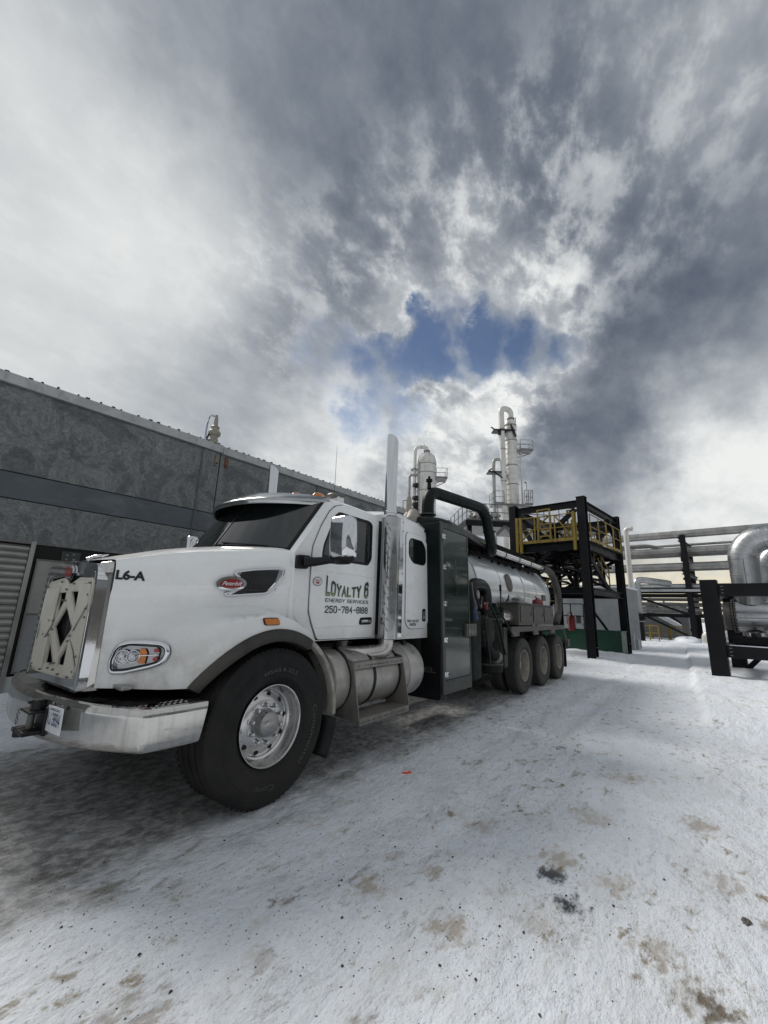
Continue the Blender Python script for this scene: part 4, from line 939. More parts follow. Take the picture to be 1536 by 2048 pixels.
MB().cyl((1.28, -.5, 2.7), (1.27, -.5, 3.55), .004, .0015, 6).build('antenna', 'black', TR)
# doors
door = [(.60, 1.185), (.515, 1.34), (.47, 1.45), (.458, 1.95), (.468, 2.08), (.56, 2.30), (.67, 2.48), (.74, 2.545), (.85, 2.585), (1.03, 2.595), (1.40, 2.592), (1.468, 2.57), (1.472, 2.50), (1.472, 1.185)]
win = [(.590, 1.965), (.584, 2.02), (.600, 2.12), (.735, 2.445), (.802, 2.500), (1.340, 2.500), (1.405, 2.470), (1.412, 2.056), (1.345, 1.975)]
for s in (-1, 1):
    fD = lambda off, s=s: (lambda u, v, w: (u, s*(1.022+off+w), v))
    plate('door_gap', inset(door, -.006), [], fD(.001), .003, 'hole', TR)
    wr = rounded(win, .03, 4)
    d_ = plate('door', rounded(door, .03, 3), [wr], fD(.010), .016, 'white', TR, 30, .006)
    plate('window_seal', inset(wr, -.002), [inset(wr, .030)], fD(.009), .014, 'black', d_, 30, .003)
    plate('window_glass', inset(wr, .026), [], fD(.007), .004, 'glass', d_)
    hd = rounded([(1.225, 1.34), (1.245, 1.395), (1.51-.06, 1.402), (1.455, 1.35), (1.435, 1.322), (1.24, 1.318)], .02, 3)
    h2 = plate('handle_recess', hd, [], fD(.020), .005, 'black', d_)
    b = MB(); b.tube([(1.25, s*1.052, 1.352), (1.29, s*1.065, 1.362), (1.39, s*1.065, 1.362), (1.43, s*1.052, 1.352)], [.012, .016, .016, .012], 10); b.build('handle', 'chrome', d_)
    # soft swage lines pressed in the door skin
    b = MB()
    for z, x0, x1, r in ((1.845, .50, 1.44, .006), (1.30, .56, 1.44, .005)): b.tube([(x0, s*1.0385, z-.004), ((x0+x1)/2, s*1.0395, z+.008), (x1, s*1.0385, z)], r, 8)
    b.build('door_swage', 'white', d_, 60)
    # mirror
    mr_ = pempty('mirror', TR, (0, 0, 0))
    b = MB(); b.prism(rounded([(.235, 1.835), (.24, 1.965), (.40, 1.975), (.405, 1.875), (.37, 1.84)], .02, 3), -.0, .035, Matrix(((1, 0, 0, 0), (0, 0, s, s*1.035), (0, 1, 0, 0), (0, 0, 0, 1)))); b.build('mirror_mount', 'black', mr_, bevel=.006)
    b = MB(); b.tube([(.33, s*1.05, 1.905), (.42, s*1.12, 1.915), (.50, s*1.24, 1.935), (.53, s*1.36, 1.93)], [.055, .045, .035, .04], 10); b.build('mirror_arm', 'black', mr_, 50)
    b = MB(); rows = []
    for z, kx, ky in ((1.955, .80, .90), (1.965, .95, .97), (2.05, 1, 1), (2.27, .96, .96), (2.325, .90, .92), (2.348, .72, .82), (2.352, .3, .4)):
        row = []
        for a in np.linspace(0, 360, 33):
            c, n_ = math.cos(R(a)), math.sin(R(a)); e = .35; x = .525+(abs(c)**e)*math.copysign(1, c)*.065*kx; y = 1.375+(abs(n_)**e)*math.copysign(1, n_)*.130*ky
            if c < 0: x -= .035*(1-abs(n_)**3)*kx
            row.append((x+(z-2.15)*-.05, s*y, z))
        rows.append(row)
    MB().grid(rows).build('mirror_housing', 'chrome', mr_, 50)
    rows = [[(.525+k*.075*math.cos(R(a)), s*(1.375+k*.135*math.sin(R(a))), z) for a in range(0, 361, 30)] for z, k in ((1.962, 1), (1.93, .95), (1.895, .6), (1.89, .02))]
    MB().grid(rows).build('mirror_foot', 'black', mr_, 50)
    MB().box(.592, .596, s*1.27, s*1.48, 1.99, 2.31).build('mirror_glass', 'lampin', mr_)
D0 = -1.0445
hgt = lambda u: .105+.10*(2*u-1)**2*(1 if u < .5 else .92)
bt = dict(w=.74, gap=2.1, space=3.6)
lettr = pempty('door_lettering', TR)
def loy(off): return lambda u, v, w: (.672+.695*u, D0-off-w, 1.606+hgt(u)*v)
block_obj('company_name_outline', 'LOYALTY 6', loy(0), 'inkgreen', lettr, **bt)
vs, fs = block_text('LOYALTY 6', w=.62, gap=2.1, space=3.6)
vi, _ = block_text('LOYALTY 6', w=.46, gap=2.1+.4, space=3.6-.0)
b = MB(); b.add([loy(.0025)(u, v*.96+.02, l*.0004) for u, v, l in vi], fs); b.build('company_name', 'print', lettr, 0, recalc=False)
block_obj('company_trade', 'ENERGY SERVICES', lambda u, v, w: (.674+.70*u, D0-w, 1.545+.036*v), 'ink', lettr, w=.50, gap=2.2, space=3.6, wfac=1.1)
block_obj('phone_number', '250-784-8188', lambda u, v, w: (.678+.693*u, D0-w, 1.437+.072*v), 'inkgreen', lettr, w=.56, gap=2.1)
st = plate('round_sticker', oval(.548, 1.738, .066, .044), [], lambda u, v, w: (u, D0-w, v), .002, 'pale', lettr)
plate('sticker_face', oval(.548, 1.738, .057, .037), [], lambda u, v, w: (u, D0-.002-w, v), .002, 'plate', lettr)
block_obj('sticker_print', 'LOYALTY', lambda u, v, w: (.507+.082*u, D0-.0045-w, 1.738+.018*v), 'redlens', lettr, w=.7)
plate('sticker_emblem', [(.52, 1.733), (.578, 1.733), (.56, 1.722), (.57, 1.709), (.545, 1.716), (.528, 1.718)], [], lambda u, v, w: (u, D0-.0035-w, v), .001, 'redlens', lettr)

# exhaust stacks and their guards
for s in (-1, 1):
    ex = pempty('exhaust_stack', TR, (1.60, s*1.15, 0))
    b = MB(); rows = []
    for z in (2.60, 2.9, 3.3): rows.append([(.074*math.cos(R(a)), .074*math.sin(R(a)), z) for a in range(0, 361, 10)])
    rows.append([(.074*math.cos(R(a)), .074*math.sin(R(a)), 3.60-.055*math.cos(R(a))) for a in range(0, 361, 10)])
    rows.append([(.070*math.cos(R(a)), .070*math.sin(R(a)), 3.60-.055*math.cos(R(a))) for a in range(0, 361, 10)])
    rows.append([(.070*math.cos(R(a)), .070*math.sin(R(a)), 3.0) for a in range(0, 361, 10)])
    MB().grid(rows).build('stack_pipe', 'chrome', ex, 40)
    gd = MB().lathe([(.095, 1.16), (.115, 1.17), (.115, 2.58), (.095, 2.60)], 40, T(.02, 0, 0)).build('heat_guard', 'chrome_dull', ex, 40)
    MB().lathe([(.079, 2.63), (.081, 2.632), (.081, 2.66), (.079, 2.662)], 36).build('stack_clamp', 'chrome', ex)
    b = MB()
    for k in range(22):
        for j in range(1):
            a = R((-132 if s < 0 else 108)+(-26+j*26)*(1 if s < 0 else 1)-(8 if k % 2 else -8)); z = 1.27+k*.058
            m_ = T(.02, 0, 0) @ Matrix.Rotation(a, 4, 'Z') @ T(.1153, 0, z) @ RX(32)
            b.box(-.001, .0010, -.0035, .0035, -.020, .020, m_)
    kind(b.build('guard_slot', 'hole', gd, 0), 'stuff')
    b = MB(); b.tube([(0, 0, 1.22), (0, 0, 1.04), (-.22, -s*.12, 1.0), (-.75, -s*.35, 1.03)], .085, 16, bend=.16); b.build('exhaust_elbow', 'alu', ex, 50)
    # polished side fairing between cab and sleeper
    b = MB(); b.box(1.78, 2.075, s*1.035-.012, s*1.035+.012, 1.155, 2.71); sf = b.build('stack_fairing', 'chrome', TR, bevel=.006)
    for z in (2.62, 2.5, 2.33, 1.95, 1.6, 1.25): MB().lathe([(.008, 0), (.007, .004), (.0001, .005)], 10, T(2.055, s*1.048, z) @ RX(90 if s < 0 else -90)).build('rivet', 'stitch', sf)
    b = MB(); b.tube([(1.82, s*1.05, 2.33), (1.82, s*1.12, 2.34), (1.835, s*1.12, 1.53), (1.835, s*1.05, 1.52)], .011, 8, bend=.04); b.build('grab_rail', 'chrome', TR)
b = MB(); b.box(1.555, 1.80, -.93, .93, 1.2, 2.58); b.build('cab_bellows', 'black', TR)
# sleeper
def slp_prof(y):
    t = abs(y)/1.04; q = t*t; dz = .03*sm((t-.9)/.1)
    return [(1.80, 1.14), (1.80, 2.71-.02*q-dz), (1.9, 2.82-.10*q-dz), (2.15, 2.87-.13*q-dz), (2.45, 2.855-.14*q-dz), (2.62, 2.80-.13*q-dz), (2.70, 2.73-.10*q-dz), (2.735, 2.60), (2.79, 1.14)]
ys = [-1.04, -1.03, -1.0, -.93, -.8, -.6, -.3, 0, .3, .6, .8, .93, 1.0, 1.03, 1.04]
b = MB(); PS = [slp_prof(y) for y in ys]
b.grid([[(p[0], y, p[1]) for p in pf+[pf[0]]] for y, pf in zip(ys, PS)])
for y, pf in ((ys[0], PS[0]), (ys[-1], PS[-1])): b.add([(p[0], y, p[1]) for p in pf], [tuple(range(9))])
b.build('sleeper_box', 'white', TR, 40)
sd = rounded([(2.125, 2.47), (2.16, 2.51), (2.52, 2.51), (2.67, 2.43), (2.715, 2.3), (2.745, 1.40), (2.66, 1.265), (2.24, 1.262), (2.15, 1.34)], .07, 5)
sw = rounded([(2.187, 2.397), (2.25, 2.445), (2.54, 2.440), (2.635, 2.34), (2.642, 2.145), (2.57, 2.103), (2.30, 2.109), (2.19, 2.20)], .05, 5)
for s in (-1, 1):
    fD = lambda off, s=s: (lambda u, v, w: (u, s*(1.041+off+w), v))
    plate('sleeper_door_gap', inset(sd, -.005), [], fD(.001), .003, 'hole', TR)
    d_ = plate('sleeper_door', sd, [sw], fD(.007), .010, 'white', TR, 30, .004)
    plate('sleeper_window_seal', inset(sw, -.002), [inset(sw, .016)], fD(.008), .010, 'black', d_)
    plate('sleeper_window', inset(sw, .012), [], fD(.006), .004, 'glass', d_)
    plate('latch_recess', rounded([(2.56, 1.355), (2.56, 1.52), (2.645, 1.52), (2.645, 1.355)], .02, 3), [], fD(.014), .004, 'black', d_)
    MB().box(2.59, 2.615, s*1.060-.006, s*1.060+.006, 1.38, 1.48).build('latch', 'chrome', d_, bevel=.003)
    MB().tube([(2.13, s*1.048, 2.73-.03), (2.4, s*1.046, 2.70-.02), (2.66, s*1.044, 2.62)], .004, 6).build('roof_seam', 'black', TR)
    b = MB(); b.cyl((2.60, s*1.05, 2.60), (2.66, s*1.07, 2.60), .018); b.cyl((2.64, s*1.05, 2.56), (2.70, s*1.07, 2.555), .02); b.build('work_lamp', 'black', TR)
font_obj('aid_notice', 'FIRST AID KIT', lambda u, v, w: (2.19+.285*u, -1.0545-w, 1.342+.034*v), 'ink', lettr, .03)
font_obj('aid_notice', 'INSIDE', lambda u, v, w: (2.25+.155*u, -1.0545-w, 1.300+.034*v), 'ink', lettr, .03)

# fuel tank and steps, both sides
for s in (-1, 1):
    ft = pempty('fuel_tank', TR, (0, s*.90, .775)); 
    MB().lathe([(.0001, -.035), (.15, -.03), (.25, -.015), (.292, .008), (.302, .03), (.305, .06), (.305, 1.47), (.302, 1.50), (.27, 1.53), (.0001, 1.54)], 56, T(.745, 0, 0) @ RY(90)).build('tank_shell', 'alu', ft, 30)
    for x in (.93, 1.32, 1.80): MB().lathe([(.306, 0), (.311, .002), (.311, .045), (.306, .047)], 48, T(x, 0, 0) @ RY(90)).build('tank_strap', 'black', ft)
    MB().lathe([(.0001, 0), (.30, .002), (.318, .012), (.318, .30), (.31, .318), (.26, .33), (.0001, .335)], 56, T(2.04, 0, 0) @ RY(90)).build('tank_end', 'alu_clean', ft, 30)
    b = MB(); b.cyl((1.14, 0, .29), (1.14, 0, .36), .05); b.cyl((1.14, 0, .36), (1.14, 0, .375), .06); b.tube([(1.0, .02, .31), (1.06, 0, .34), (1.2, .04, .33), (1.4, .1, .34)], .012, 6); b.build('filler_cap', 'stitch', ft)
    MB().cyl((2.16, s*.12, .30), (2.16, s*.12, .345), .035).build('drain_cap', 'black', ft)
    st_ = pempty('cab_steps', TR)
    for x in (.945, 1.835):
        w_ = .012; pts = [(.92, 1.05), (1.215, .975), (1.235, .90), (1.325, .47), (1.315, .44), (1.02, .44), (.98, .50)]
        b = MB(); b.add([(x+dx, s*y, z) for dx in (0, w_) for y, z in pts], [tuple(range(7)), tuple(range(7, 14))]+[(i, (i+1) % 7, 7+(i+1) % 7, 7+i) for i in range(7)]); b.build('step_side', 'step', st_)
    for z, y0, y1 in ((.955, .98, 1.225), (.455, 1.03, 1.322)):
        b = MB(); b.box(.958, 1.834, s*(y0+y1)/2-(y1-y0)/2, s*(y0+y1)/2+(y1-y0)/2, z-.008, z+.008); b.box(.958, 1.834, s*y1-.006, s*y1+.006, z-.058, z+.009)
        tr_ = b.build('step_tread', 'step', st_, bevel=.003)
        b = MB()
        for k in range(22):
            if rnd.random() < .8: x = .98+k*.0385; b.box(x, x+rnd.uniform(.008, .022), s*y1+s*.007-.0015, s*y1+s*.007+.0015, z-.035, z-.022)
        kind(b.build('tread_notch', 'frame', tr_, 0), 'stuff')
    b = MB(); b.box(.75, 2.3, s*.52-.1, s*.52+.1, 1.02, 1.14); b.cyl((.7, s*.95, 1.12), (.98, s*.95, 1.12), .018); b.box(.93, .97, s*.97-.03, s*.97+.03, 1.08, 1.16); b.build('under_cab_brackets', 'matt', TR)
# forward mudflap with faded lettering
mf = plate('rear_mudflap', rounded([(-1.27, .37), (-1.27, 1.12), (-.62, 1.12), (-.62, .37)], .05, 4), [], lambda u, v, w: (2.70-w, u, v), .012, 'black', TR)
block_obj('flap_lettering', 'REBEL', lambda u, v, w: (2.691-w, -.70-.50*u, .70+.065*v), 'frame', mf, w=.75, gap=2.0)

# tall green cabinet, leaning a little like the rest of its body
def cabx(x, z): return x-.050*(z-.43)
b = MB(); b.add([(cabx(x, z), y, z) for x in (2.76, 3.66) for y in (-1.255, -.35) for z in (.43, 2.72)], [(0, 1, 3, 2), (4, 6, 7, 5), (0, 4, 5, 1), (2, 3, 7, 6), (0, 2, 6, 4), (1, 5, 7, 3)])
cb = pempty('side_cabinet', TR); b.build('cabinet_body', 'greenm', cb, bevel=.01)
fC = lambda off: (lambda u, v, w: (cabx(u, v), -1.257-off-w, v))
plate('cabinet_frame', [(2.765, .432), (2.765, 2.735), (3.655, 2.735), (3.655, .432)], [[(2.835, .60), (2.835, 2.655), (3.625, 2.655), (3.625, .60)]], fC(.010), .02, 'greenframe', cb, 0, .003)
cd = plate('cabinet_door', [(2.845, .61), (2.845, 2.645), (3.615, 2.645), (3.615, .61)], [], fC(.009), .014, 'green', cb, 0, .004)
for z in (2.53, 2.10, 1.60, 1.12, .68):
    b = MB(); x = cabx(2.85, z); b.box(x-.05, x, -1.285, -1.272, z-.032, z+.032); b.cyl((x, -1.288, z-.035), (x, -1.288, z+.035), .007, n=8); b.box(x+.004, x+.045, -1.287, -1.277, z-.030, z-.008); b.box(x+.004, x+.045, -1.287, -1.277, z+.008, z+.030)
    b.build('hinge', 'chrome', cd, bevel=.002)
hkf = lambda off: (lambda u, v, w: (cabx(u, v), -1.2745-off-w, v))
hk = rounded([(3.20, 2.25), (3.20, 2.02), (3.17, 2.0), (3.17, 1.93), (3.235, 1.88), (3.33, 1.96), (3.33, 2.0), (3.285, 2.04), (3.26, 2.02), (3.275, 1.97), (3.235, 1.93), (3.20, 1.955), (3.235, 2.0), (3.225, 2.25)], .008, 2)
lg = plate('emblem', hk, [], hkf(.001), .001, 'greenframe', cd)
block_obj('emblem_number', '6', lambda u, v, w: (cabx(3.215+.04*u, 1.93), -1.2775-w, 1.94+.075*v), 'pale', lg, w=.7)
plate('emblem_tail', [(3.235, 1.86), (3.238, 1.64), (3.242, 1.86)], [], hkf(.001), .001, 'greenframe', cd)
b = MB(); x = cabx(3.45, 1.24); b.box(x, x+.36, -1.315, -1.275, 1.15, 1.33); b.build('latch_box', 'boxgrey', cd, bevel=.004)
b = MB()
for k in range(5): b.box(x+.06+k*.05, x+.085+k*.05, -1.325, -1.316, 1.18, 1.30)
b.build('latch_rib', 'chrome_dull', cd, bevel=.002)
# round separator vessel behind the cabinet door, with the big overhead suction line
MB().lathe([(.50, .9), (.50, 2.72), (.485, 2.80), (.42, 2.86), (.30, 2.885), (.0001, 2.89)], 48, T(3.12, -.70, 0)).build('separator_vessel', 'greenm', TR, 40)
b = MB(); b.tube([(3.20, -.75, 2.84), (3.20, -.75, 3.40), (4.93, -1.0, 3.44), (5.28, -1.0, 2.70), (5.75, -.80, 2.72)], .098, 20, bend=.26, seg=8); b.build('suction_pipe', 'greenm', TR, 50)
for z in (2.90, 2.98): MB().lathe([(.10, 0), (.135, .002), (.135, .022), (.10, .024)], 24, T(3.20, -.75, z)).build('pipe_flange', 'greenframe', TR)
MB().lathe([(.10, 0), (.125, .002), (.125, .02), (.10, .022)], 24, T(5.16, -1.0, 3.02) @ RY(-4)).build('pipe_flange', 'greenm', TR)
b = MB(); b.cyl((3.24, -.75, 3.44), (3.24, -.75, 3.56), .035, .03); b.cyl((3.24, -.75, 3.56), (3.24, -.75, 3.60), .055); b.cyl((3.24, -.75, 3.6), (3.24, -.75, 3.65), .02); b.build('relief_valve', 'greenm', TR)
b = MB(); b.lathe([(.10, 0), (.085, .05), (.045, .10), (.045, .28), (.03, .36), (.0001, .38)], 16, T(2.95, -.55, 2.90)); b.tube([(2.85, -.5, 3.0), (2.86, -.5, 3.18), (2.93, -.53, 3.2)], .008, 6); b.build('vent_valve', 'beige', TR)
b = MB(); b.tube([(2.60, -.75, 2.55), (2.62, -.80, 2.78), (2.72, -.78, 2.9), (2.92, -.62, 2.86)], [.07, .085, .085, .06], 12); b.build('air_duct', 'rear_rim', TR, 60)
# silver rail pipe along the top of the tank
b = MB(); b.tube([(5.55, -.86, 2.74), (9.3, -.86, 2.74)], .062, 16); rp_ = b.build('top_rail_pipe', 'alu_clean', TR, 50)
for x in (6.3, 7.2, 8.1, 9.0): MB().lathe([(.063, 0), (.071, .002), (.071, .03), (.063, .032)], 20, T(x, -.86, 2.74) @ RY(90)).build('pipe_clamp', 'band', rp_)
b = MB(); b.tube([(9.2, -.86, 2.74), (9.85, -.90, 2.72), (10.25, -.98, 2.3), (10.2, -1.0, 1.7), (9.85, -1.0, 1.30)], [.085, .095, .095, .095, .085], 16, bend=.0); 
MB().tube([(9.25, -.86, 2.74), (9.95, -.92, 2.70), (10.35, -.98, 2.2), (10.2, -1.0, 1.6), (9.8, -1.0, 1.28)], .092, 18, bend=.35, seg=9).build('discharge_hose', 'hose', TR, 60)
# clutter of valves and walkway on the tank crown
b = MB()
for x in np.arange(4.6, 9.2, .5):
    j = rnd.uniform(-.15, .15); b.bar((x+j, -.66, 2.56), (x+.05+j, -.42, 2.95), rnd.uniform(.02, .045)); b.cyl((x+.3, -.55, 2.66), (x+.3+j, -.58, 2.80+abs(j)), rnd.uniform(.03, .09), n=10)
b.box(4.9, 9.3, -.72, -.68, 2.60, 2.66)
b.box(4.2, 9.3, -.62, -.12, 2.86, 2.90); b.box(4.2, 9.3, -.66, -.62, 2.86, 3.0)
for k in range(3): b.tube([(4.0, -.8+.09*k, 2.80+.03*k), (6.5, -.78+.09*k, 2.76+.04*k), (9.2, -.78+.09*k, 2.82)], .025, 7)
b.build('crown_walkway', 'matt', TR, 40)
b = MB(); b.tube([(3.7, -.85, 2.95), (4.6, -.85, 2.86), (5.6, -.8, 2.80)], .05, 10); b.tube([(3.7, -.70, 3.0), (4.6, -.75, 2.95), (5.6, -.75, 2.9)], .04, 10); b.build('crown_pipe', 'boxgrey', TR, 50)
MB().lathe([(.0001, 0), (.11, .005), (.115, .03), (.105, .05), (.0001, .06)], 20, T(5.35, -.98, 3.0) @ RX(80)).build('gauge_dial', 'glass', TR)

# vacuum tank
TZ, TRD = 1.97, .86
tk = pempty('tank', TR, (0, 0, TZ))
MB().lathe([(.0001, -.30), (.25, -.285), (.45, -.24), (.62, -.17), (.75, -.09), (.82, -.03), (TRD, .02), (TRD, 1.0), (TRD, 2.4), (TRD, 4.3), (TRD, 5.06), (.80, 5.13), (.6, 5.24), (.0001, 5.33)], 80, T(4.85, 0, 0) @ RY(90)).build('tank_shell', 'tank', tk, 25)
for x, w_ in ((4.85, .03), (7.62, .10), (9.62, .05)): MB().lathe([(TRD, 0), (TRD+.016, .003), (TRD+.016, w_-.003), (TRD, w_)], 80, T(x, 0, 0) @ RY(90)).build('tank_band', 'tank', tk)
for x in (6.1, 8.6): MB().lathe([(TRD+.001, 0), (TRD+.0035, .001), (TRD+.0035, .009), (TRD+.001, .01)], 80, T(x, 0, 0) @ RY(90)).build('weld_seam', 'boxgrey', tk)
MB().lathe([(.0001, .008), (.185, .006), (.195, 0), (.195, -.03)], 36, T(6.62, -TRD*.975-.012, .195) @ RX(90) @ RX(-10)).build('round_decal', 'boxgrey', tk)
for z in (-.25, -.17): MB().box(6.78, 7.2, -.872, -.862, z, z+.045).build('data_plate', 'boxgrey', tk)
MB().box(9.05, 9.3, -.90, -.86, -.1, .05).build('rear_bracket', 'boxgrey', tk)
# deck, toolboxes and rear frame, built on both sides
for s in (-1, 1):
    dk = pempty('side_deck', TR)
    def bx(x0, x1, y0, y1, z0, z1, nm, mt, bev=.005, par=dk): return MB().box(x0, x1, min(s*y0, s*y1), max(s*y0, s*y1), z0, z1).build(nm, mt, par, bevel=bev)
    bx(5.43, 9.48, .80, 1.25, 1.20, 1.235, 'deck_plate', 'frame')
    bx(5.43, 9.48, 1.25, 1.285, 1.165, 1.265, 'deck_rail', 'boxgrey')
    for x0, x1 in ((5.45, 5.85), (6.78, 7.12), (8.15, 8.5)): bx(x0, x1, 1.255, 1.29, 1.085, 1.17, 'bracket_plate', 'boxgrey')
    for x in (5.55, 6.95, 8.3): MB().lathe([(.035, 0), (.03, .012), (.0001, .016)], 16, T(x, s*1.29, 1.14) @ RX(90 if s < 0 else -90)).build('marker_light', 'pale', dk)
    b = MB(); b.bar((9.46, s*1.25, 1.20), (9.80, s*1.25, .72), .06, .04, (0, 1, 0)); b.bar((9.46, s*1.0, 1.20), (9.80, s*1.0, .72), .05, .04, (0, 1, 0)); b.build('rear_strut', 'boxgrey', dk)
    bx(9.74, 9.90, .95, 1.30, .72, .90, 'tail_lamp_box', 'boxgrey')
    bx(9.60, 9.63, .66, 1.26, .22, .80, 'tail_mudflap', 'black', 0)
    tb = pempty('toolbox', TR)
    bx(5.90, 8.42, .92, 1.275, 1.285, 1.70, 'box_body', 'boxgrey', .01, tb); bx(5.87, 8.45, .90, 1.30, 1.70, 1.725, 'box_lid', 'boxgrey', .006, tb)
    for x0 in (5.98, 6.84, 7.66):
        bx(x0, x0+.74, 1.277, 1.292, 1.345, 1.665, 'box_door', 'boxgrey', .004, tb); bx(x0+.62, x0+.70, 1.293, 1.300, 1.46, 1.54, 'box_latch', 'black', .002, tb)
        for z in (1.40, 1.60): bx(x0-.02, x0+.02, 1.292, 1.302, z-.02, z+.02, 'box_hinge', 'pale', .002, tb)
    MB().lathe([(.0001, -.03), (.10, -.02), (.14, 0), (.14, .42), (.10, .44), (.0001, .45)], 28, T(5.38, s*1.05, 1.44) @ RY(90)).build('air_tank', 'alu', TR, 40)
    bx(5.25, 5.42, .7, 1.2, .55, 1.25, 'frame_upright', 'frame', .01, TR)
    for k in range(2): bx(6.75+1.3555*k, 7.10+1.3555*k, .5, 1.0, .85, 1.15, 'spring_hanger', 'matt', .02, TR)
bx_ = MB().box(5.0, 9.5, -.95, .95, 1.10, 1.20).build('sub_frame', 'matt', TR)
# green canisters, blower and suction arch between cabinet and axles
b = MB(); b.prism(rounded([(3.70, -1.27), (4.10, -1.27), (4.10, -.75), (3.70, -.75)], .10, 5), .50, 1.52); b.build('tall_canister', 'greenm', TR, 40, .02)
MB().lathe([(.0001, .48), (.20, .485), (.245, .51), (.25, .55), (.25, 1.42), (.23, 1.47), (.0001, 1.50)], 40, T(4.98, -1.0, 0)).build('round_canister', 'greenm', TR, 40)
MB().cyl((4.75, -.95, .36), (4.75, -.95, .5), .06).build('canister_drain', 'black', TR)
bl = pempty('blower', TR, (4.42, -1.12, 1.20))
MB().lathe([(.0001, -.16), (.20, -.15), (.25, -.10), (.26, 0), (.25, .10), (.20, .15), (.12, .17), (.0001, .175)], 36, RX(90)).build('blower_housing', 'greenm', bl, 40)
b = MB()
for k in range(10): a = R(36*k); b.cyl((.225*math.cos(a), -.12, .225*math.sin(a)), (.225*math.cos(a), -.14, .225*math.sin(a)), .014, n=6)
b.build('blower_bolt', 'greenframe', bl)
MB().tube([(.05, -.02, -.15), (.18, -.05, -.34), (.36, -.08, -.42)], .082, 18, bend=.1).build('outlet_pipe', 'greenm', bl, 50)
MB().lathe([(.085, 0), (.105, .003), (.105, .022), (.09, .026), (.09, .05), (.105, .053), (.105, .07), (.085, .072), (.075, .0)], 24, T(.36, -.08, -.42) @ Vector((.9, -.2, -.42)).to_track_quat('Z', 'Y').to_matrix().to_4x4()).build('outlet_coupling', 'chrome_dull', bl, 40)
MB().tube([(4.18, -1.02, 1.3), (4.18, -1.02, 1.98), (4.80, -1.05, 1.98), (4.80, -1.05, 1.45)], .105, 20, bend=.24, seg=8).build('suction_arch', 'black', TR, 50)
for x in (4.18, 4.80): MB().lathe([(.10, 0), (.13, .003), (.13, .025), (.10, .028)], 24, T(x, -1.03, 1.62)).build('arch_flange', 'greenm', TR)
b = MB(); b.cyl((4.5, -1.15, 1.42), (4.5, -1.15, 1.55), .05); b.cyl((4.55, -1.1, 1.5), (5.0, -1.05, 1.58), .05); b.cyl((5.1, -1.1, 1.5), (5.1, -1.1, 1.68), .09, .06); b.cyl((5.18, -1.18, 1.55), (5.18, -1.18, 2.0), .012, n=8); b.cyl((5.18, -1.18, 1.9), (5.18, -1.18, 2.02), .022, n=8); b.cyl((5.3, -1.15, 1.45), (5.3, -1.15, 1.62), .04)
b.cyl((3.95, -1.1, 1.5), (3.95, -1.1, 1.7), .1, .09); b.box(3.7, 5.4, -.9, -.7, 1.2, 1.75); b.build('valve_cluster', 'greenm', TR, 40)
b = MB(); b.lathe([(.02, 0), (.032, .02), (.032, .09), (.015, .12), (.0001, .13)], 12, T(4.42, -1.20, 1.55)); b.build('red_valve_handle', 'red', TR)
b = MB(); b.box(3.75, 5.4, -.85, -.6, .5, 1.2); b.cyl((4.3, -.9, .75), (4.3, -1.1, .75), .09); b.tube([(4.05, -1.15, .9), (4.12, -1.2, .7), (4.3, -1.15, .45)], .03, 8); b.tube([(4.2, -1.15, .47), (5.2, -1.15, .47)], .018, 8); b.box(3.74, 3.84, -1.2, -.9, .38, .5); b.build('under_deck_plumbing', 'matt', TR, 40)
MB().tube([(3.64, -1.30, 1.95), (3.68, -1.31, 1.72), (3.80, -1.31, 1.60), (3.76, -1.31, 1.45), (3.66, -1.3, 1.9)], .008, 6).build('control_cable', 'pale', TR)
MB().add([(3.70, -1.31, 1.68), (3.73, -1.31, 1.68), (3.80, -1.33, 1.40), (3.70, -1.34, 1.38), (3.72, -1.27, 1.39)], [(0, 1, 2), (0, 2, 3), (0, 3, 4), (0, 4, 1), (1, 4, 2), (2, 4, 3)]).build('rag', 'cloth', TR, 0)
b = MB(); b.box(4.3, 9.4, -.5, .5, .98, 1.25); b.build('tank_cradle', 'matt', TR)
for pts, rr in (([(3.72, -1.29, 1.9), (3.80, -1.33, 1.62), (3.95, -1.32, 1.55), (4.05, -1.30, 1.75)], .018), ([(4.6, -1.22, 1.62), (4.72, -1.32, 1.30), (4.9, -1.30, 1.0), (5.1, -1.27, .8)], .022),
                ([(4.12, -1.30, 1.40), (4.1, -1.34, 1.1), (4.2, -1.33, .85), (4.35, -1.28, .7)], .02), ([(5.2, -1.2, 1.6), (5.35, -1.28, 1.8), (5.7, -1.15, 1.86), (6.1, -1.0, 1.76)], .014), ([(4.9, -1.26, 1.52), (5.05, -1.32, 1.35), (5.3, -1.30, 1.2), (5.5, -1.28, 1.1)], .016)):
    MB().tube(pts, rr, 8, bend=.12).build('service_hose', 'black', TR, 60)
for x, z in ((4.42, 1.62), (4.86, 1.66), (5.08, 1.74)): MB().lathe([(.045, -.006), (.055, 0), (.045, .006)], 16, T(x, -1.24, z) @ RX(90)).build('hand_wheel', 'stitch', TR)
for z in (.62, 1.38): MB().lathe([(.251, 0), (.257, .003), (.257, .028), (.251, .031)], 36, T(4.98, -1.0, z)).build('canister_strap', 'greenframe', TR)
# red fuel can on the toolbox
b = MB(); b.lathe([(.12, 0), (.15, .01), (.15, .16), (.12, .20), (.05, .23), (.0001, .235)], 24); b.tube([(-.02, 0, .2), (-.10, 0, .27), (-.16, 0, .31)], .02, 8); b.tube([(.09, 0, .18), (.05, 0, .27), (-.04, 0, .26)], .014, 8)
o = b.build('fuel_can', 'red', None, 50); o.location = (7.9, -1.08, 1.726); o.scale = (1.15, .8, .62); tag(o, 'round red fuel can standing on the grey toolbox beside the tank', 'fuel can')

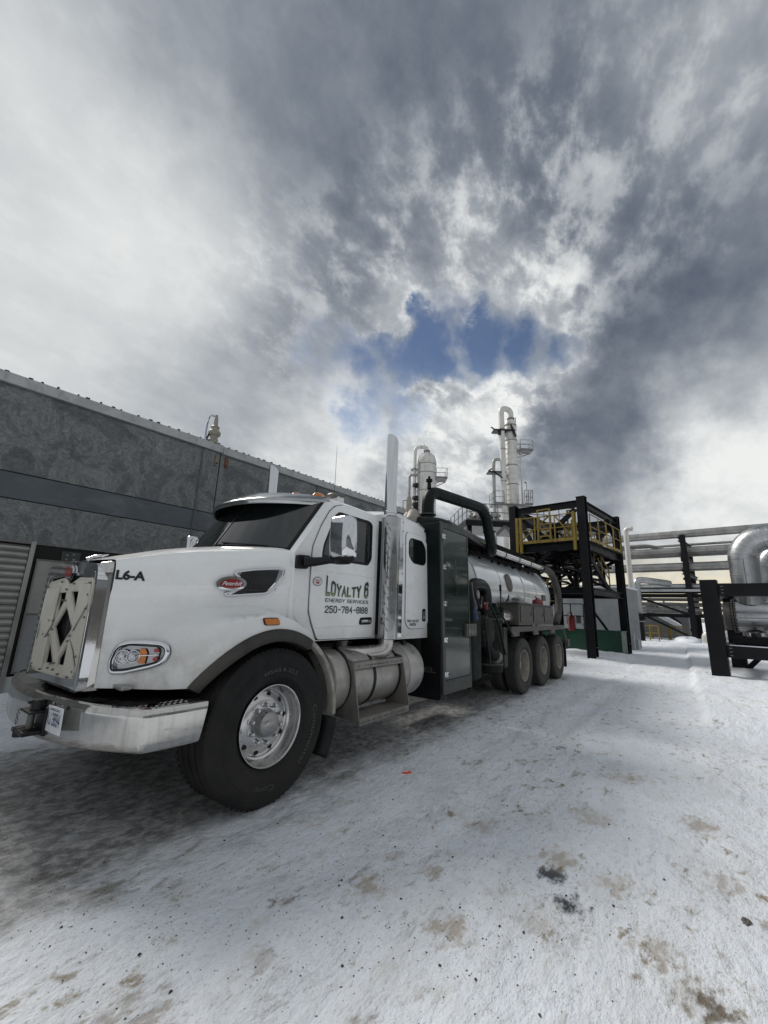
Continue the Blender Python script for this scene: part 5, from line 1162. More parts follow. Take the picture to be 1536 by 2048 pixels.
# ------------------------------------------------------------------ galvanised building on the left
BD = thing('metal_building', 'long dark galvanised steel building with white roof edge behind the truck', 'building', (-.36, 4.41, 0), 3.8)
def wall_panel(a0, a1, z0, z1, proud=0, mt='galv'): MB().box(a0, a1, -.02-proud, .03, z0, z1).build('wall_panel', mt, BD, bevel=.004)
MB().box(-9, 14.5, .035, 9, -.1, 4.78).build('wall_core', 'matt', BD)
cols = [(-9, -5.9), (-5.88, -2.85), (-2.83, 2.84), (2.86, 5.7), (5.72, 8.6), (8.62, 11.5), (11.52, 14.5)]
for a0, a1 in cols: wall_panel(a0, a1, 3.392, 4.775)
for a0, a1 in [(-9, -2.85), (-2.83, 3.02), (3.04, 8.6), (8.62, 14.5)]: wall_panel(a0, a1, 2.975, 3.378, 0, 'galvband')
for a0, a1 in [(-9, -2.85), (-2.83, 3.15), (3.17, 8.6), (8.62, 14.5)]: wall_panel(a0, a1, 2.30, 2.962)
for a0, a1 in [(-9, -6.0), (-5.98, -2.35), (2.2, 5.7), (5.72, 8.6), (8.62, 11.5), (11.52, 14.5)]: wall_panel(a0, a1, .32, 2.285)
MB().box(-9, 14.5, -.05, .04, -.1, .31).build('plinth', 'siding', BD, bevel=.01)
for a0, a1, zt in ((-9, 2.87, 4.955), (2.88, 14.5, 4.935)):
    MB().box(a0, a1, -.085, 0.03, zt-.175, zt).build('roof_fascia', 'roofw', BD, bevel=.006)
    b = MB(); a = a0+.1
    while a < a1-.05:
        w_ = rnd.uniform(.02, .06); b.box(a, a+w_, -.10, .05, zt+.001, zt+rnd.uniform(.008, .022)); a += rnd.uniform(.12, .3)
    kind(b.build('roof_screw', 'matt', BD, 0), 'stuff')
b = MB(); b.add([(-9, .0, 4.93), (14.5, .0, 4.93), (14.5, 9, 5.35), (-9, 9, 5.35)], [(0, 1, 2, 3)]); b.build('roof', 'roofw', BD, 0, recalc=False)
b = MB(); b.box(3.45, 3.455, -.024, -.021, 3.4, 4.77)
for k in range(6): MB().cyl((3.10, -.03, 2.36+.11*k), (3.10, -.045, 2.36+.11*k), .010, n=8).build('panel_bolt', 'hole', BD)
for a, z in ((2.76, 4.585), (3.0, 4.60)):
    b = MB(); b.prism(rounded([(a-.035, z-.13), (a-.035, z+.13), (a+.035, z+.13), (a+.035, z-.13)], .03, 4), .022, .05, RX(90)); b.build('lifting_lug', 'lug' if a < 2.9 else 'rust', BD, bevel=.004)
    MB().cyl((a, -.051, z-.075), (a, -.053, z-.075), .018, n=14).build('lug_hole', 'hole', BD)
for a in (2.43, 2.455): MB().tube([(a, -.04, 4.95), (a, -.04, 2.2)], .006, 6).build('conduit', 'band', BD)
b = MB(); b.tube([(2.455, -.04, 4.9), (2.44, -.05, 5.25), (2.47, -.03, 5.56), (2.60, .0, 5.58)], .006, 6, bend=.1); b.tube([(2.43, -.04, 4.9), (2.42, -.05, 5.3), (2.50, -.03, 5.60), (2.62, .0, 5.60)], .006, 6, bend=.1); b.build('vent_wiring', 'blue', BD)
VN = pempty('roof_vent', BD, (2.66, .03, 4.93))
MB().lathe([(.10, 0), (.10, .12), (.085, .14), (.085, .20), (.125, .23), (.135, .26), (.135, .30), (.115, .33), (.085, .36), (.085, .40), (.10, .42), (.05, .47), (.045, .60), (.03, .68), (.03, .72), (.0001, .73)], 24).build('vent_body', 'beige', VN, 35)
MB().lathe([(.103, .0), (.12, .005), (.12, .03), (.103, .035)], 24).build('vent_flange', 'boxgrey', VN)
b = MB(); b.cyl((-.12, 0, .22), (-.16, 0, .10), .02); b.build('vent_drain', 'black', VN)
MB().box(2.6, 2.78, -.06, .03, 4.957, 4.975).build('vent_pad', 'roofw', BD)
# maker's oval pressed into the wall
fB = lambda off: (lambda u, v, w: (u, -.021-off-w, v))
em = plate('maker_oval', oval(.74, 2.56, .085, .032), [oval(.74, 2.56, .075, .026)], fB(.004), .006, 'band', BD)
font_obj('maker_name', 'ACE', lambda u, v, w: (.69+.10*u, -.026-w, 2.545+.03*v), 'band', BD, .01)
for k in range(5): MB().box(.64, .84, -.0235, -.020, 2.36+.03*k, 2.368+.03*k).build('vent_crease', 'band', BD)
# roll-up shutter, post and the baffle panel beside it
MB().box(-2.35, 2.2, .0, .034, .1, 2.295).build('opening_back', 'hole', BD)
k = 0
z = .12
while z < 2.25:
    rows = [[(a, y, z+dz) for a in (-2.30, -.07)] for y, dz in ((-.012, 0), (-.045, .02), (-.05, .045), (-.045, .07), (-.015, .088), (-.012, .10))]
    MB().grid(rows).build('shutter_slat', 'door', BD, 50); z += .1025
MB().box(-2.35, -.03, -.07, .0, 2.296, 2.33).build('shutter_head', 'band', BD)
for a in (-.035, -2.36): MB().box(a-.03, a+.03, -.085, .0, .02, 2.34).build('shutter_post', 'insul2', BD, bevel=.004)
MB().box(-.002, .03, -.04, .0, .05, 2.30).build('door_rebate', 'hole', BD)
MB().box(.05, 1.25, -.055, -.03, 1.232, 2.06).build('baffle_panel', 'door', BD, bevel=.006)
MB().box(.05, 1.25, -.055, -.03, .37, 1.222).build('baffle_panel', 'sided', BD, bevel=.006)
for z in (2.06, 1.222, .352): MB().box(.04, 1.27, -.072, -.03, z, z+.016).build('baffle_trim', 'band', BD, bevel=.002)
MB().box(.045, .065, -.072, -.03, .37, 2.06).build('baffle_trim', 'band', BD)
hp = MB().box(.36, .62, -.03, .0, 2.075, 2.24).build('hanger_plate', 'greenframe', BD)
for a, z in ((.43, 2.11), (.43, 2.18), (.52, 2.20), (.53, 2.12)): MB().cyl((a, -.03, z), (a, -.05, z), .018, n=12).build('hanger_bolt', 'pale', hp)

# ------------------------------------------------------------------ distillation towers
def ring_of(r, z, h, name, mt, par, n=32, cx=0, cy=0): return MB().lathe([(r, 0), (r+.03, .01), (r+.03, h), (r, h+.01)], n, T(cx, cy, z)).build(name, mt, par)
def handrail(par, pts, z, h=1.05, mt='band', toe=True, r=.025, step=1.2, closed=False):
    P_ = pts+[pts[0]] if closed else pts
    for zz in (z+h, z+h*.52):
        MB().tube([(x, y, zz) for x, y in P_], r, 6).build('rail', mt, par)
    if toe: MB().grid([[(x, y, zz) for zz in (z, z+.12)] for x, y in P_]).build('toe_board', mt, par)
    for (x0, y0), (x1, y1) in zip(P_, P_[1:]):
        n = max(1, round(math.dist((x0, y0), (x1, y1))/step))
        for k in range(n+(1 if (x1, y1) == P_[-1] and not closed else 0)): t = k/n; MB().cyl((x0+(x1-x0)*t, y0+(y1-y0)*t, z-.02), (x0+(x1-x0)*t, y0+(y1-y0)*t, z+h), r*1.1, n=6).build('post', mt, par)
def flange(par, x, y, z, r, ax='z', mt='band'): 
    m_ = T(x, y, z) @ (RY(90) if ax == 'x' else RX(90) if ax == 'y' else I4()); return MB().lathe([(r*.8, -.06), (r, -.055), (r, .055), (r*.8, .06)], 16, m_).build('flange', mt, par)
# local +Y is to the left as seen from the truck, local -X faces it
def tower1():
    t = thing('process_tower', 'short stout white tower with domed top and bent overhead pipe left of the taller one', 'tower', (34.6, 17.55, 0), -36.2)
    R_ = 1.02
    MB().lathe([(R_, 0), (R_, 17.35), (.98, 17.62), (.86, 17.95), (.60, 18.22), (.28, 18.36), (.0001, 18.40)], 48).build('shell', 'tower', t, 30)
    z = 6.
    while z < 17.4: ring_of(R_, z, .03, 'jacket_seam', 'tower', t); z += .62
    for z in (11.6, 13.9, 15.9, 16.9): ring_of(R_+.01, z, .05, 'band', 'band', t)
    MB().tube([(0, 0, 18.3), (0, .0, 19.05), (0, 1.28, 19.0), (0, 1.30, 17.9), (0, 1.30, 4)], .19, 18, bend=.75, seg=9).build('overhead_pipe', 'tower', t, 50)
    flange(t, 0, 0, 18.55, .36); flange(t, -.05, 1.3, 16.35, .42)
    MB().tube([(-.2, .9, 15.7), (-.2, 1.85, 15.7), (-.2, 1.85, 4)], .13, 12, bend=.25).build('side_pipe', 'insul2', t, 50)
    MB().tube([(-.55, .85, 17.1), (-.6, .85, 4)], .10, 10).build('side_pipe', 'insul2', t)
    MB().tube([(-.8, .45, 14.5), (-.95, .45, 4)], .09, 10).build('side_pipe', 'tower', t)
    for z in (14.4, 13.0, 12.3, 11.8, 10.3): 
        b = MB(); b.cyl((-.5, 1.0, z), (-.75, 1.45, z), .22, n=12); b.cyl((-.6, 1.1, z+.3), (-.6, 1.1, z-.25), .13, n=10); b.build('nozzle', 'black', t)
    b = MB(); b.cyl((-.75, .2, 12.0), (-1.1, .05, 12.0), .16); b.build('nozzle', 'black', t)
    MB().cyl((0, .3, 18.3), (0, .3, 18.95), .02).build('lightning_rod', 'band', t)
    MB().cyl((0, .3, 18.9), (0, .3, 19.4), .03).build('lightning_rod', 'band', t)
    MB().box(-.75, .75, -2.15, -.9, 15.30, 15.38).build('platform', 'band', t)
    b = MB()
    for x in (-.7, .7): b.bar((x, -2.1, 15.3), (x, -.9, 14.7), .07)
    b.build('platform_brace', 'band', t)
    handrail(t, [(-.75, -.95), (-.75, -2.12), (.75, -2.12), (.75, -.95)], 15.38, 1.05, 'band')
def tower2():
    t = thing('process_tower', 'tall slender white column with a pipe loop over its top, tallest in the plant', 'tower', (42.9, 11.0, 0), -36.2)
    R_ = .68
    MB().lathe([(R_, 0), (R_, 23.6), (.60, 23.85), (.35, 24.0), (.0001, 24.05)], 40).build('shell', 'tower', t, 30)
    z = 6.
    while z < 23.4: ring_of(R_, z, .03, 'jacket_seam', 'tower', t, 28); z += .62
    for z in (12.9, 15.9, 18.2, 21.3, 23.2): ring_of(R_+.01, z, .08, 'band', 'band', t, 28)
    MB().tube([(-.1, -.05, 23.9), (-.1, -.05, 25.35), (-.45, 1.18, 25.35), (-.45, 1.18, 24.2), (-.5, 1.10, 4)], .33, 20, bend=.62, seg=9).build('overhead_pipe', 'tower', t, 50)
    for z in (16.2, 20.1, 22.6): ring_of(.335, z, .05, 'pipe_band', 'band', t, 20, -.49, 1.12)
    flange(t, -.1, -.05, 24.15, .45)
    MB().tube([(-.3, 1.3, 18.9), (-.3, 2.15, 18.9), (-.3, 2.2, 17.9), (-.35, 2.2, 4)], .19, 14, bend=.5).build('side_pipe', 'insul2', t, 50)
    MB().tube([(-.1, -1.05, 20.9), (-.1, -1.10, 4)], .10, 10).build('side_pipe', 'tower', t); MB().tube([(-.1, -.6, 21.0), (-.1, -1.05, 21.0), (-.1, -1.05, 20.6)], .10, 10).build('side_pipe', 'tower', t)
    MB().cyl((-.3, -.55, 23.0), (-.3, -.55, 24.3), .04).build('lightning_rod', 'band', t)
    b = MB(); b.box(-.85, .3, -.3, 2.2, 22.35, 22.5); b.bar((-.8, 2.1, 22.4), (-.8, 2.5, 22.7), .12); b.bar((-.8, .1, 22.9), (-.8, -.35, 21.6), .16); b.bar((-.85, .2, 23.1), (-.85, -.1, 22), .14); b.box(-.9, -.6, 1.4, 1.7, 21.8, 22.4); b.build('pipe_support', 'black', t)
    b = MB(); b.box(-.7, .3, .8, 2.9, 17.2, 17.35); b.bar((-.75, 2.5, 17.6), (-.75, 2.9, 17.3), .14); b.bar((-.7, 1.3, 16.5), (-.7, 2.2, 17.2), .12); b.build('pipe_support', 'black', t)
    MB().box(-.6, .6, -2.4, -.6, 20.05, 20.15).build('platform', 'band', t)
    b = MB()
    for x in (-.55, .55): b.bar((x, -2.3, 20.05), (x, -.7, 19.5), .08)
    b.build('platform_brace', 'band', t)
    handrail(t, [(-.6, -.9), (-.6, -2.35), (.6, -2.35), (.6, -.9)], 20.15, 1.2, 'band')
    MB().box(-1.0, 1.0, -1.9, 2.4, 13.4, 13.5).build('platform', 'band', t)
    handrail(t, [(-1.0, -1.9), (-1.0, -1.0)], 13.5, 1.6, 'band', r=.03, step=.5); handrail(t, [(-1.0, -1.9), (1.0, -1.9)], 13.5, 1.6, 'band', r=.03, step=.6); handrail(t, [(-1.0, 1.3), (-1.0, 2.4), (1.0, 2.4)], 13.5, 1.4, 'band', r=.03)
    b = MB(); b.cyl((.2, -1.7, 13.4), (.2, -1.7, 16.4), .03, n=6); b.lathe([(.16, 0), (.1, .1), (.0001, .14)], 10, T(.2, -1.55, 16.35)); b.build('area_lamp', 'band', t)
tower1(); tower2()

# ------------------------------------------------------------------ walkway bridge behind the tank
WK = thing('elevated_walkway', 'grey elevated walkway with open handrails behind the tank truck', 'walkway', (20.9, 6.6, 0), 50)
MB().box(-.3, 9, -.9, 3.2, 6.75, 6.9).build('deck', 'band', WK)
MB().box(-.35, 9, -.98, -.9, 6.55, 6.9).build('edge_beam', 'steel', WK); MB().box(-.38, -.3, -.98, 3.2, 6.55, 6.9).build('edge_beam', 'steel', WK)
handrail(WK, [(-.3, 3.2), (-.3, -.9), (6.4, -.9)], 6.9, 1.05, 'band', r=.028, step=1.0)
for x, y in ((-.1, -.7), (-.1, 3.), (4., -.7), (8, -.7)): MB().ibeam((x, y, 0), (x, y, 6.75), .25, .25, .03, (1, 0, 0)).build('leg', 'steel', WK)
for p, q in (((0, -.94, 4.6), (2.0, -.94, 6.6)), ((4., -.94, 4.4), (2.0, -.94, 6.6)), ((4., -.94, 4.4), (6, -.94, 6.6)), ((0, -.94, 4.4), (8, -.94, 4.4))): MB().bar(p, q, .16).build('brace', 'band', WK)
b = MB(); b.lathe([(.5, 0), (.5, 1.2), (.3, 1.5), (.0001, 1.55)], 20, T(1.2, 1.0, 6.9)); b.tube([(.4, .5, 7.0), (.6, .5, 7.6), (1.9, .5, 7.6), (2.2, .3, 7.1)], .10, 10, bend=.2)
for k in range(6): b.cyl((.3+.35*k, .4, 7.0), (.3+.35*k, .4, 7.75), .07, n=8); b.cyl((.3+.35*k, .1, 7.5), (.3+.35*k, .6, 7.5), .12, n=8)
o = b.build('valve_manifold', 'insul2', None, 40); o.matrix_world = WK.matrix_basis.copy(); o.location = (20.9, 6.6, 0); o.rotation_euler = (0, 0, R(-50)); tag(o, 'grey valve manifold on the deck of the handrailed walkway', 'valves')

# ------------------------------------------------------------------ black access structure with yellow rails
ST = thing('access_tower', 'black steel access frame with yellow handrails and stairs past the truck tail', 'steel frame', (14.74, -1.01, 0), 8)
CB = (0, 2.84); CA = (0, 4.4)
def ib(p, q, w, h, nm, par=ST, mt='steel', t=.022, upv=(0, 0, 1)): return MB().ibeam(p, q, w, h, t, upv).build(nm, mt, par, 0, .004)
def gl(par, a, b_): w = par.matrix_basis if False else None; return 0
for a in CA:
    for bb in CB:
        ib((a, bb, -.25), (a, bb, 6.06), .30, .32, 'column', upv=(1, 0, 0))
        MB().box(a-.165, a+.165, bb-.165, bb+.165, 6.06, 6.08).build('column_cap', 'steel', ST)
        MB().box(a-.168, a+.168, bb-.168, bb+.168, .42, .45).build('base_collar', 'steel', ST)
for z, h in ((5.83, .26), (4.18, .32), (2.46, .24)):
    for bb in CB: ib((.165, bb, z), (4.235, bb, z), .2, h, 'side_beam')
    for a in CA: ib((a, .165, z), (a, 2.675, z), .2, h, 'end_beam')
for p, q in (((0, 2.60, 5.62), (0, 1.25, 4.35)), ((0, .25, 5.62), (0, 1.75, 4.38)), ((4.4, 2.6, 5.62), (4.4, 1.4, 4.4)), ((4.4, .25, 5.62), (4.4, 1.4, 4.4)), ((3.2, 0, 5.62), (4.2, 0, 5.0)), ((.4, 2.84, 5.6), (2.2, 2.84, 4.4)), ((4.1, 2.84, 5.6), (2.2, 2.84, 4.4))):
    MB().bar(p, q, .16, .16).build('brace', 'steel', ST)
for p, q in (((0, 2.84, .4), (0, 1.5, 2.3)), ((4.4, 2.84, 2.6), (4.4, .2, 4.0)), ((0, 2.9, 2.7), (0, 1.3, 4.0))): MB().bar(p, q, .14, .14).build('brace', 'steel', ST)
MB().box(-.12, 4.5, -.12, 2.96, 4.345, 4.375).build('grating', 'steel', ST)
b = MB()
for k in range(9): b.bar((.3+.48*k, .12, 4.2), (.3+.48*k, 2.72, 4.2), .06, .2)
kind(b.build('joist', 'steel', ST, 0), 'stuff')
MB().box(.2, 4.2, .15, 2.7, 2.58, 2.60).build('grating', 'steel', ST)
for p, q in (((.2, .3, 3.9), (4.2, 2.5, 3.9)), ((.2, 2.5, 3.7), (4.2, .3, 3.7)), ((4.4, .2, 2.6), (4.4, 2.7, 4.0)), ((.1, 2.84, 2.7), (4.3, 2.84, 3.95)), ((.1, 2.84, 3.95), (4.3, 2.84, 2.7)), ((2.2, .2, 4.0), (2.2, 2.7, 2.7)), ((4.4, .3, .3), (4.4, 1.6, 2.3))): MB().bar(p, q, .09).build('brace', 'steel', ST)
for y, z in ((.9, 3.4), (1.3, 3.25), (1.9, 3.5), (2.3, 3.1)): MB().tube([(.1, y, z), (4.3, y, z), (5.2, y, z-.2)], .06, 8, bend=.2).build('conduit', 'steel', ST)
for a, y in ((1.4, 2.5), (3.0, 2.3), (2.4, 1.2)): MB().box(a-.1, a+.1, y-.06, y+.06, 2.6, 4.1).build('hanger', 'steel', ST)
def yrail(pts, z, h=1.08, step=1.0, toe=True, slope=0):
    return handrail(ST, pts, z, h, 'yellow', toe, .021, step)
yrail([(-.20, 2.66), (-.20, .20)], 4.36, 1.08, .82); yrail([(.2, -.19), (4.2, -.19)], 4.36, 1.05, 1.0); yrail([(4.58, .1), (4.58, 2.8)], 4.36, 1.05, .9); yrail([(.9, 2.2), (3.8, 2.2)], 4.36, 1.05, .9); yrail([(.9, .75), (2.8, .75)], 4.36, 1.05, .9)
for a, y in ((-.2, 1.45), (.5, .5), (1.0, 1.9)):
    MB().box(a-.02, a+.02, y-.28, y-.22, 4.36, 5.75).build('gate_post', 'yellow', ST); MB().box(a-.02, a+.02, y+.22, y+.28, 4.36, 5.75).build('gate_post', 'yellow', ST)
    for z in (4.6, 5.1, 5.7): MB().box(a-.015, a+.015, y-.22, y+.22, z, z+.05).build('gate_bar', 'yellow', ST)
    MB().bar((a, y-.25, 4.5), (a, y+.25, 5.1), .04).build('gate_bar', 'yellow', ST)
MB().bar((-.12, 2.5, 4.5), (-.12, 1.2, 5.5), .05).build('knee_rail', 'yellow', ST); MB().bar((-.12, .4, 4.5), (-.12, 1.0, 5.4), .05).build('knee_rail', 'yellow', ST)
for y in (2.62, 2.45, .28): MB().box(-.24, -.14, y-.05, y+.05, 3.98, 5.5).build('corner_post', 'yellow', ST)
def flight(y0, y1, a0, z0, a1, z1, n, rails=True, tread='steel', axis='a'):
    m_ = I4() if axis == 'a' else Matrix(((0, 1, 0, 0), (1, 0, 0, 0), (0, 0, 1, 0), (0, 0, 0, 1)))
    for y in (y0, y1):
        MB().bar(m_ @ Vector((a0, y, z0)), m_ @ Vector((a1, y, z1)), .05, .26).build('stringer', 'steel', ST)
    for k in range(n):
        t = (k+.5)/n; a = a0+(a1-a0)*t; z = z0+(z1-z0)*t
        MB().box(a-.13, a+.13, min(y0, y1)+.03, max(y0, y1)-.03, z-.02, z+.02, m_).build('stair_tread', tread, ST)
    if rails:
        for y in (y0, y1):
            for h in (.55, 1.0): MB().cyl(m_ @ Vector((a0, y, z0+h)), m_ @ Vector((a1, y, z1+h)), .026, n=6).build('stair_rail', 'yellow', ST)
            for t in (0, .33, .66, 1): a = a0+(a1-a0)*t; z = z0+(z1-z0)*t; MB().cyl(m_ @ Vector((a, y, z)), m_ @ Vector((a, y, z+1.0)), .028, n=6).build('stair_post', 'yellow', ST)
flight(.35, 1.15, 1.2, 4.2, 4.0, 2.6, 8)
flight(1.45, 2.25, .6, 4.2, 3.2, 2.6, 8, False)
flight(-.1-.9+1.9, 1.7, 3.1, .05, .6, 2.45, 9, True, 'yellow', 'b') if False else None
# lower flight drops towards the left, behind the truck tail
for y in (.55, 1.15):
    MB().bar((y, 1.55, 2.45), (y, 3.5, .1), .26, .05, (1, 0, 0)).build('stringer', 'steel', ST)
    for h in (.5, .95): MB().cyl((y, 1.55, 2.45+h-.35), (y, 3.5, .1+h), .026, n=6).build('stair_rail', 'yellow', ST)
    for t in (.1, .4, .7, 1): MB().cyl((y, 1.55+1.95*t, 2.45-2.35*t), (y, 1.55+1.95*t, 2.45-2.35*t+.75), .028, n=6).build('stair_post', 'yellow', ST)
for k in range(10): t = (k+.5)/10; MB().box(.58, 1.12, 1.55+1.95*t-.12, 1.55+1.95*t+.12, 2.45-2.35*t-.02, 2.45-2.35*t+.02).build('stair_tread', 'yellow', ST)
MB().bar((-.05, 1.9, 2.3), (-.05, 3.0, .1), .16, .2, (1, 0, 0)).build('brace', 'steel', ST)

def place(o, a, b_, z=0, az=8, base=(14.74, -1.01)):
    c, s_ = math.cos(R(-az)), math.sin(R(-az)); o.location = (base[0]+a*c-b_*s_, base[1]+a*s_+b_*c, z); o.rotation_euler = (0, 0, R(-az)); return o
GS = thing('skid_tank', 'low deep green rectangular skid tank behind the black frame columns', 'tank'); place(GS, 3.3, 0)
MB().box(0, .75, -.12, 3.4, -.15, .93).build('skid_wall', 'skid', GS, bevel=.01); MB().box(-.02, .77, -.14, 3.42, .93, .965).build('skid_rim', 'skid', GS, bevel=.005)
for y in (-.10, 1.1, 2.3, 3.3): MB().box(-.03, .0, y-.02, y+.05, -.1, .93).build('skid_rib', 'skid', GS)
FE = thing('fire_extinguisher', 'red fire extinguisher standing above the green skid, left of the black column', 'extinguisher'); place(FE, 2.9, 1.72, .88)
MB().lathe([(.0001, 0), (.14, .005), (.15, .03), (.15, .52), (.12, .62), (.05, .68), (.04, .72), (.0001, .73)], 24).build('cylinder', 'red', FE, 40)
b = MB(); b.cyl((0, 0, .72), (0, 0, .80), .035, n=10); b.bar((-.02, 0, .80), (-.12, .02, .84), .03); b.tube([(0, .04, .78), (0, .2, .7), (-.02, .19, .3)], .015, 6); b.build('valve_head', 'black', FE)
b = thing('equipment_rail', 'thin black pipe rail behind the red extinguisher', 'rail'); place(b, 3.2, .2, .95)
handrail(b, [(0, 1.1), (0, 2.2)], 0, 1.1, 'steel', False, .02, .6)
MB().box(.05, .09, 1.25, 1.45, .25, .6).build('control_box', 'band', b)
SH = thing('site_shed', 'plain pale grey metal shed behind the green skid tank', 'shed'); place(SH, 7.05, .62)
SH_H = 2.95
for k in range(9): MB().box(0, .04, .0+k*.8+.001, (k+1)*.8-.001, 0, SH_H+.05).build('siding_sheet', 'siding', SH, bevel=.004)
for k in range(3): MB().box(.05+k*.8+.004, .05+(k+1)*.8-.004, -.04, 0, 0, SH_H+.05).build('siding_sheet', 'sided', SH, bevel=.004)
MB().box(.045, 2.45, .005, 7.2, -.1, SH_H).build('shed_core', 'siding', SH)
b = MB(); b.box(-.08, 2.53, -.08, 7.3, SH_H+.05, SH_H+.13); b.build('roof', 'snowroof', SH, bevel=.02)
for y, z in ((1.9, 1.7), (2.0, 1.1)): MB().box(-.03, 0, y-.04, y+.04, z-.06, z+.06).build('wall_fitting', 'sided', SH)
b = MB(); b.box(.3, .5, -.22, -.06, 0, .75); b.box(.7, 1.1, -.3, -.06, 0, .5); o = b.build('junction_box', 'siding', SH)

# ------------------------------------------------------------------ pipe rack
RK = thing('pipe_rack', 'tall black pipe rack of columns and crossbeams beyond the drive', 'pipe rack', (36.86, -4.15, 0), 8)
def rb(p, q, w, h, nm): return MB().ibeam(p, q, w, h, .03, (1, 0, 0) if nm == 'column' else (0, 0, 1)).build(nm, 'steel', RK, 0)
for a, bo in ((0, 0), (7, .55)):
    for bb in (-13, bo, 8.2): rb((a, bb, -.4), (a, bb, 8.0), .34, .36, 'column')
    for z in (7.72, 6.35, 5.1, 3.62): rb((a, -13, z), (a, 8.2, z), .2, .22, 'long_beam') if z in (3.62,) else None
for bb in (-13, .25, 8.2):
    for z in (7.70, 6.36, 5.12, 3.6, 2.2): rb((.1, bb, z), (6.9, bb, z), .22, .26, 'cross_beam')
for z in (3.35, 1.85): rb((0, .18, z), (0, 8.0, z), .2, .26, 'long_beam'); rb((0, -.18, z), (0, -12.9, z), .2, .24, 'long_beam')
for p, q in (((0, .2, 1.95), (0, 3.6, 3.3)), ((0, 3.6, 3.3), (0, 7.9, 1.95)), ((0, .2, .3), (0, 3.0, 1.75)), ((0, 3.0, 1.75), (0, 7.9, .2)), ((7, .7, .3), (7, 4.2, 3.2)), ((0, .2, 6.0), (2.5, .2, 7.6)), ((0, .2, 4.6), (2.5, .2, 5.0))): MB().bar(p, q, .16).build('brace', 'steel', RK)
def rack_pipe(a, z, r, b0, b1, mt, label, seams=1.2, group=None):
    o = thing('insulated_pipe', label, 'pipe', (36.86, -4.15, 0), 8, group)
    MB().tube([(a, b0, z), (a, b1, z)], r, 24).build('pipe_jacket', mt, o, 50)
    n = int(abs(b1-b0)/seams)
    for k in range(n): MB().lathe([(r, 0), (r+.012, .004), (r+.012, .03), (r, .034)], 20, T(a, b0+(b1-b0)*(k+.5)/n, z) @ RX(90)).build('jacket_band', mt, o)
    return o
rack_pipe(.6, 8.16, .30, -14, 9, 'insul2', 'topmost thick insulated pipe running across the rack tops', 2.4)
rack_pipe(5.8, 8.05, .11, -14, 9, 'insul2', 'thin pipe just under the topmost pipe of the rack', 3)
for k, dz in enumerate((6.86, 6.70, 6.80)): rack_pipe(.5+1.0*k, dz+.0, (.26, .16, .22)[k], -14, 9, 'insul2', ('second-tier fat pipe nearest the drive on the rack', 'slim middle pipe of the second tier on the rack', 'second-tier pipe farthest from the drive on the rack')[k], 2.4)
rack_pipe(.6, 5.58, .34, -14, 9, 'insul2', 'lone fat grey pipe on the third tier of the rack', 2.4)
rack_pipe(.5, 4.02, .22, -14, 9, 'insul', 'bright upper pipe of the lowest rack tier', 2.4); rack_pipe(1.2, 3.88, .17, -14, 9, 'insul2', 'darker pipe behind the bright one on the lowest rack tier', 2.4); rack_pipe(-.2, 3.72, .10, -14, 9, 'insul', 'thin bright pipe at the front edge of the lowest rack tier', 2.4)
rack_pipe(6.5, 4.6, .10, -3, 9, 'band', 'thin dark pipe above the lowest tier seen against the yellow sky', 3)
def loosep(pts, r, mt, label, bend=.5, seg=8, nb=0):
    o = thing('pipe_loop', label, 'pipe', (36.86, -4.15, 0), 8)
    MB().tube(pts, r, 20, bend=bend, seg=seg).build('pipe_jacket', mt, o, 50)
    for (x, y, z), ax in ((pts[0], 0), (pts[-1], 0)): pass
    return o
loosep([(1.5, 7.2, 7.1), (1.5, 7.2, 7.55), (1.5, 2.6, 7.55), (3.0, 1.0, 7.0)], .16, 'insul2', 'small looped pipe rising over the second tier left of the rack column', .6)
loosep([(2.5, 8.4, 7.0), (2.5, 8.4, 7.45), (2.5, 4.2, 7.45), (4., 2.9, 6.9)], .14, 'insul2', 'second small looped pipe farther left over the second tier', .6)
loosep([(3.5, -3.2, 6.9), (3.5, -3.2, 7.75), (3.5, -7.5, 7.75)], .20, 'insul2', 'looped pipe rising over the second tier right of the rack column', .6)
def near(o, a, b_, z=0): return place(o, a, b_, z, 8, (36.86, -4.15))
VP = thing('vertical_pipe', 'slim silver vertical pipe with elbow at its top beside the black frame', 'pipe'); near(VP, -8, 1.98)
MB().tube([(0, -.42, 7.35), (0, 0, 7.35), (0, 0, 0)], .16, 14, bend=.22).build('pipe_jacket', 'tower', VP, 50); 
for z in (3.6, 4.6, 5.6, 6.6): MB().lathe([(.16, 0), (.175, .003), (.175, .04), (.16, .043)], 16, T(0, 0, z)).build('jacket_band', 'tower', VP)
VP = thing('vertical_pipe', 'dented silver insulated riser bending back at the shed corner', 'pipe'); near(VP, -4, 2.56)
MB().tube([(2.5, -1.6, 4.15), (.6, -.4, 4.3), (0, 0, 4.25), (0, 0, 2.0)], [.22, .24, .26, .26, .26, .26, .26, .26, .26, .26, .25, .25, .25, .25, .25, .25], 16, bend=.4, seg=6).build('pipe_jacket', 'insul', VP, 50) if False else MB().tube([(2.5, -1.6, 4.15), (.6, -.4, 4.3), (0, 0, 4.25), (0, 0, 2.0)], .24, 16, bend=.4, seg=6).build('pipe_jacket', 'insul', VP, 50)
b = MB(); b.cyl((0, 0, 1.3), (0, 0, 2.1), .16); b.cyl((0, 0, 1.55), (0, -.35, 1.6), .12); b.cyl((0, 0, -.1), (0, 0, 1.3), .22); b.build('valve_body', 'steel', VP, 40)
for z in (2.15, 1.9, 1.3): MB().lathe([(.1, 0), (.33, .004), (.33, .06), (.1, .064)], 18, T(0, 0, z)).build('flange', 'insul2', VP)
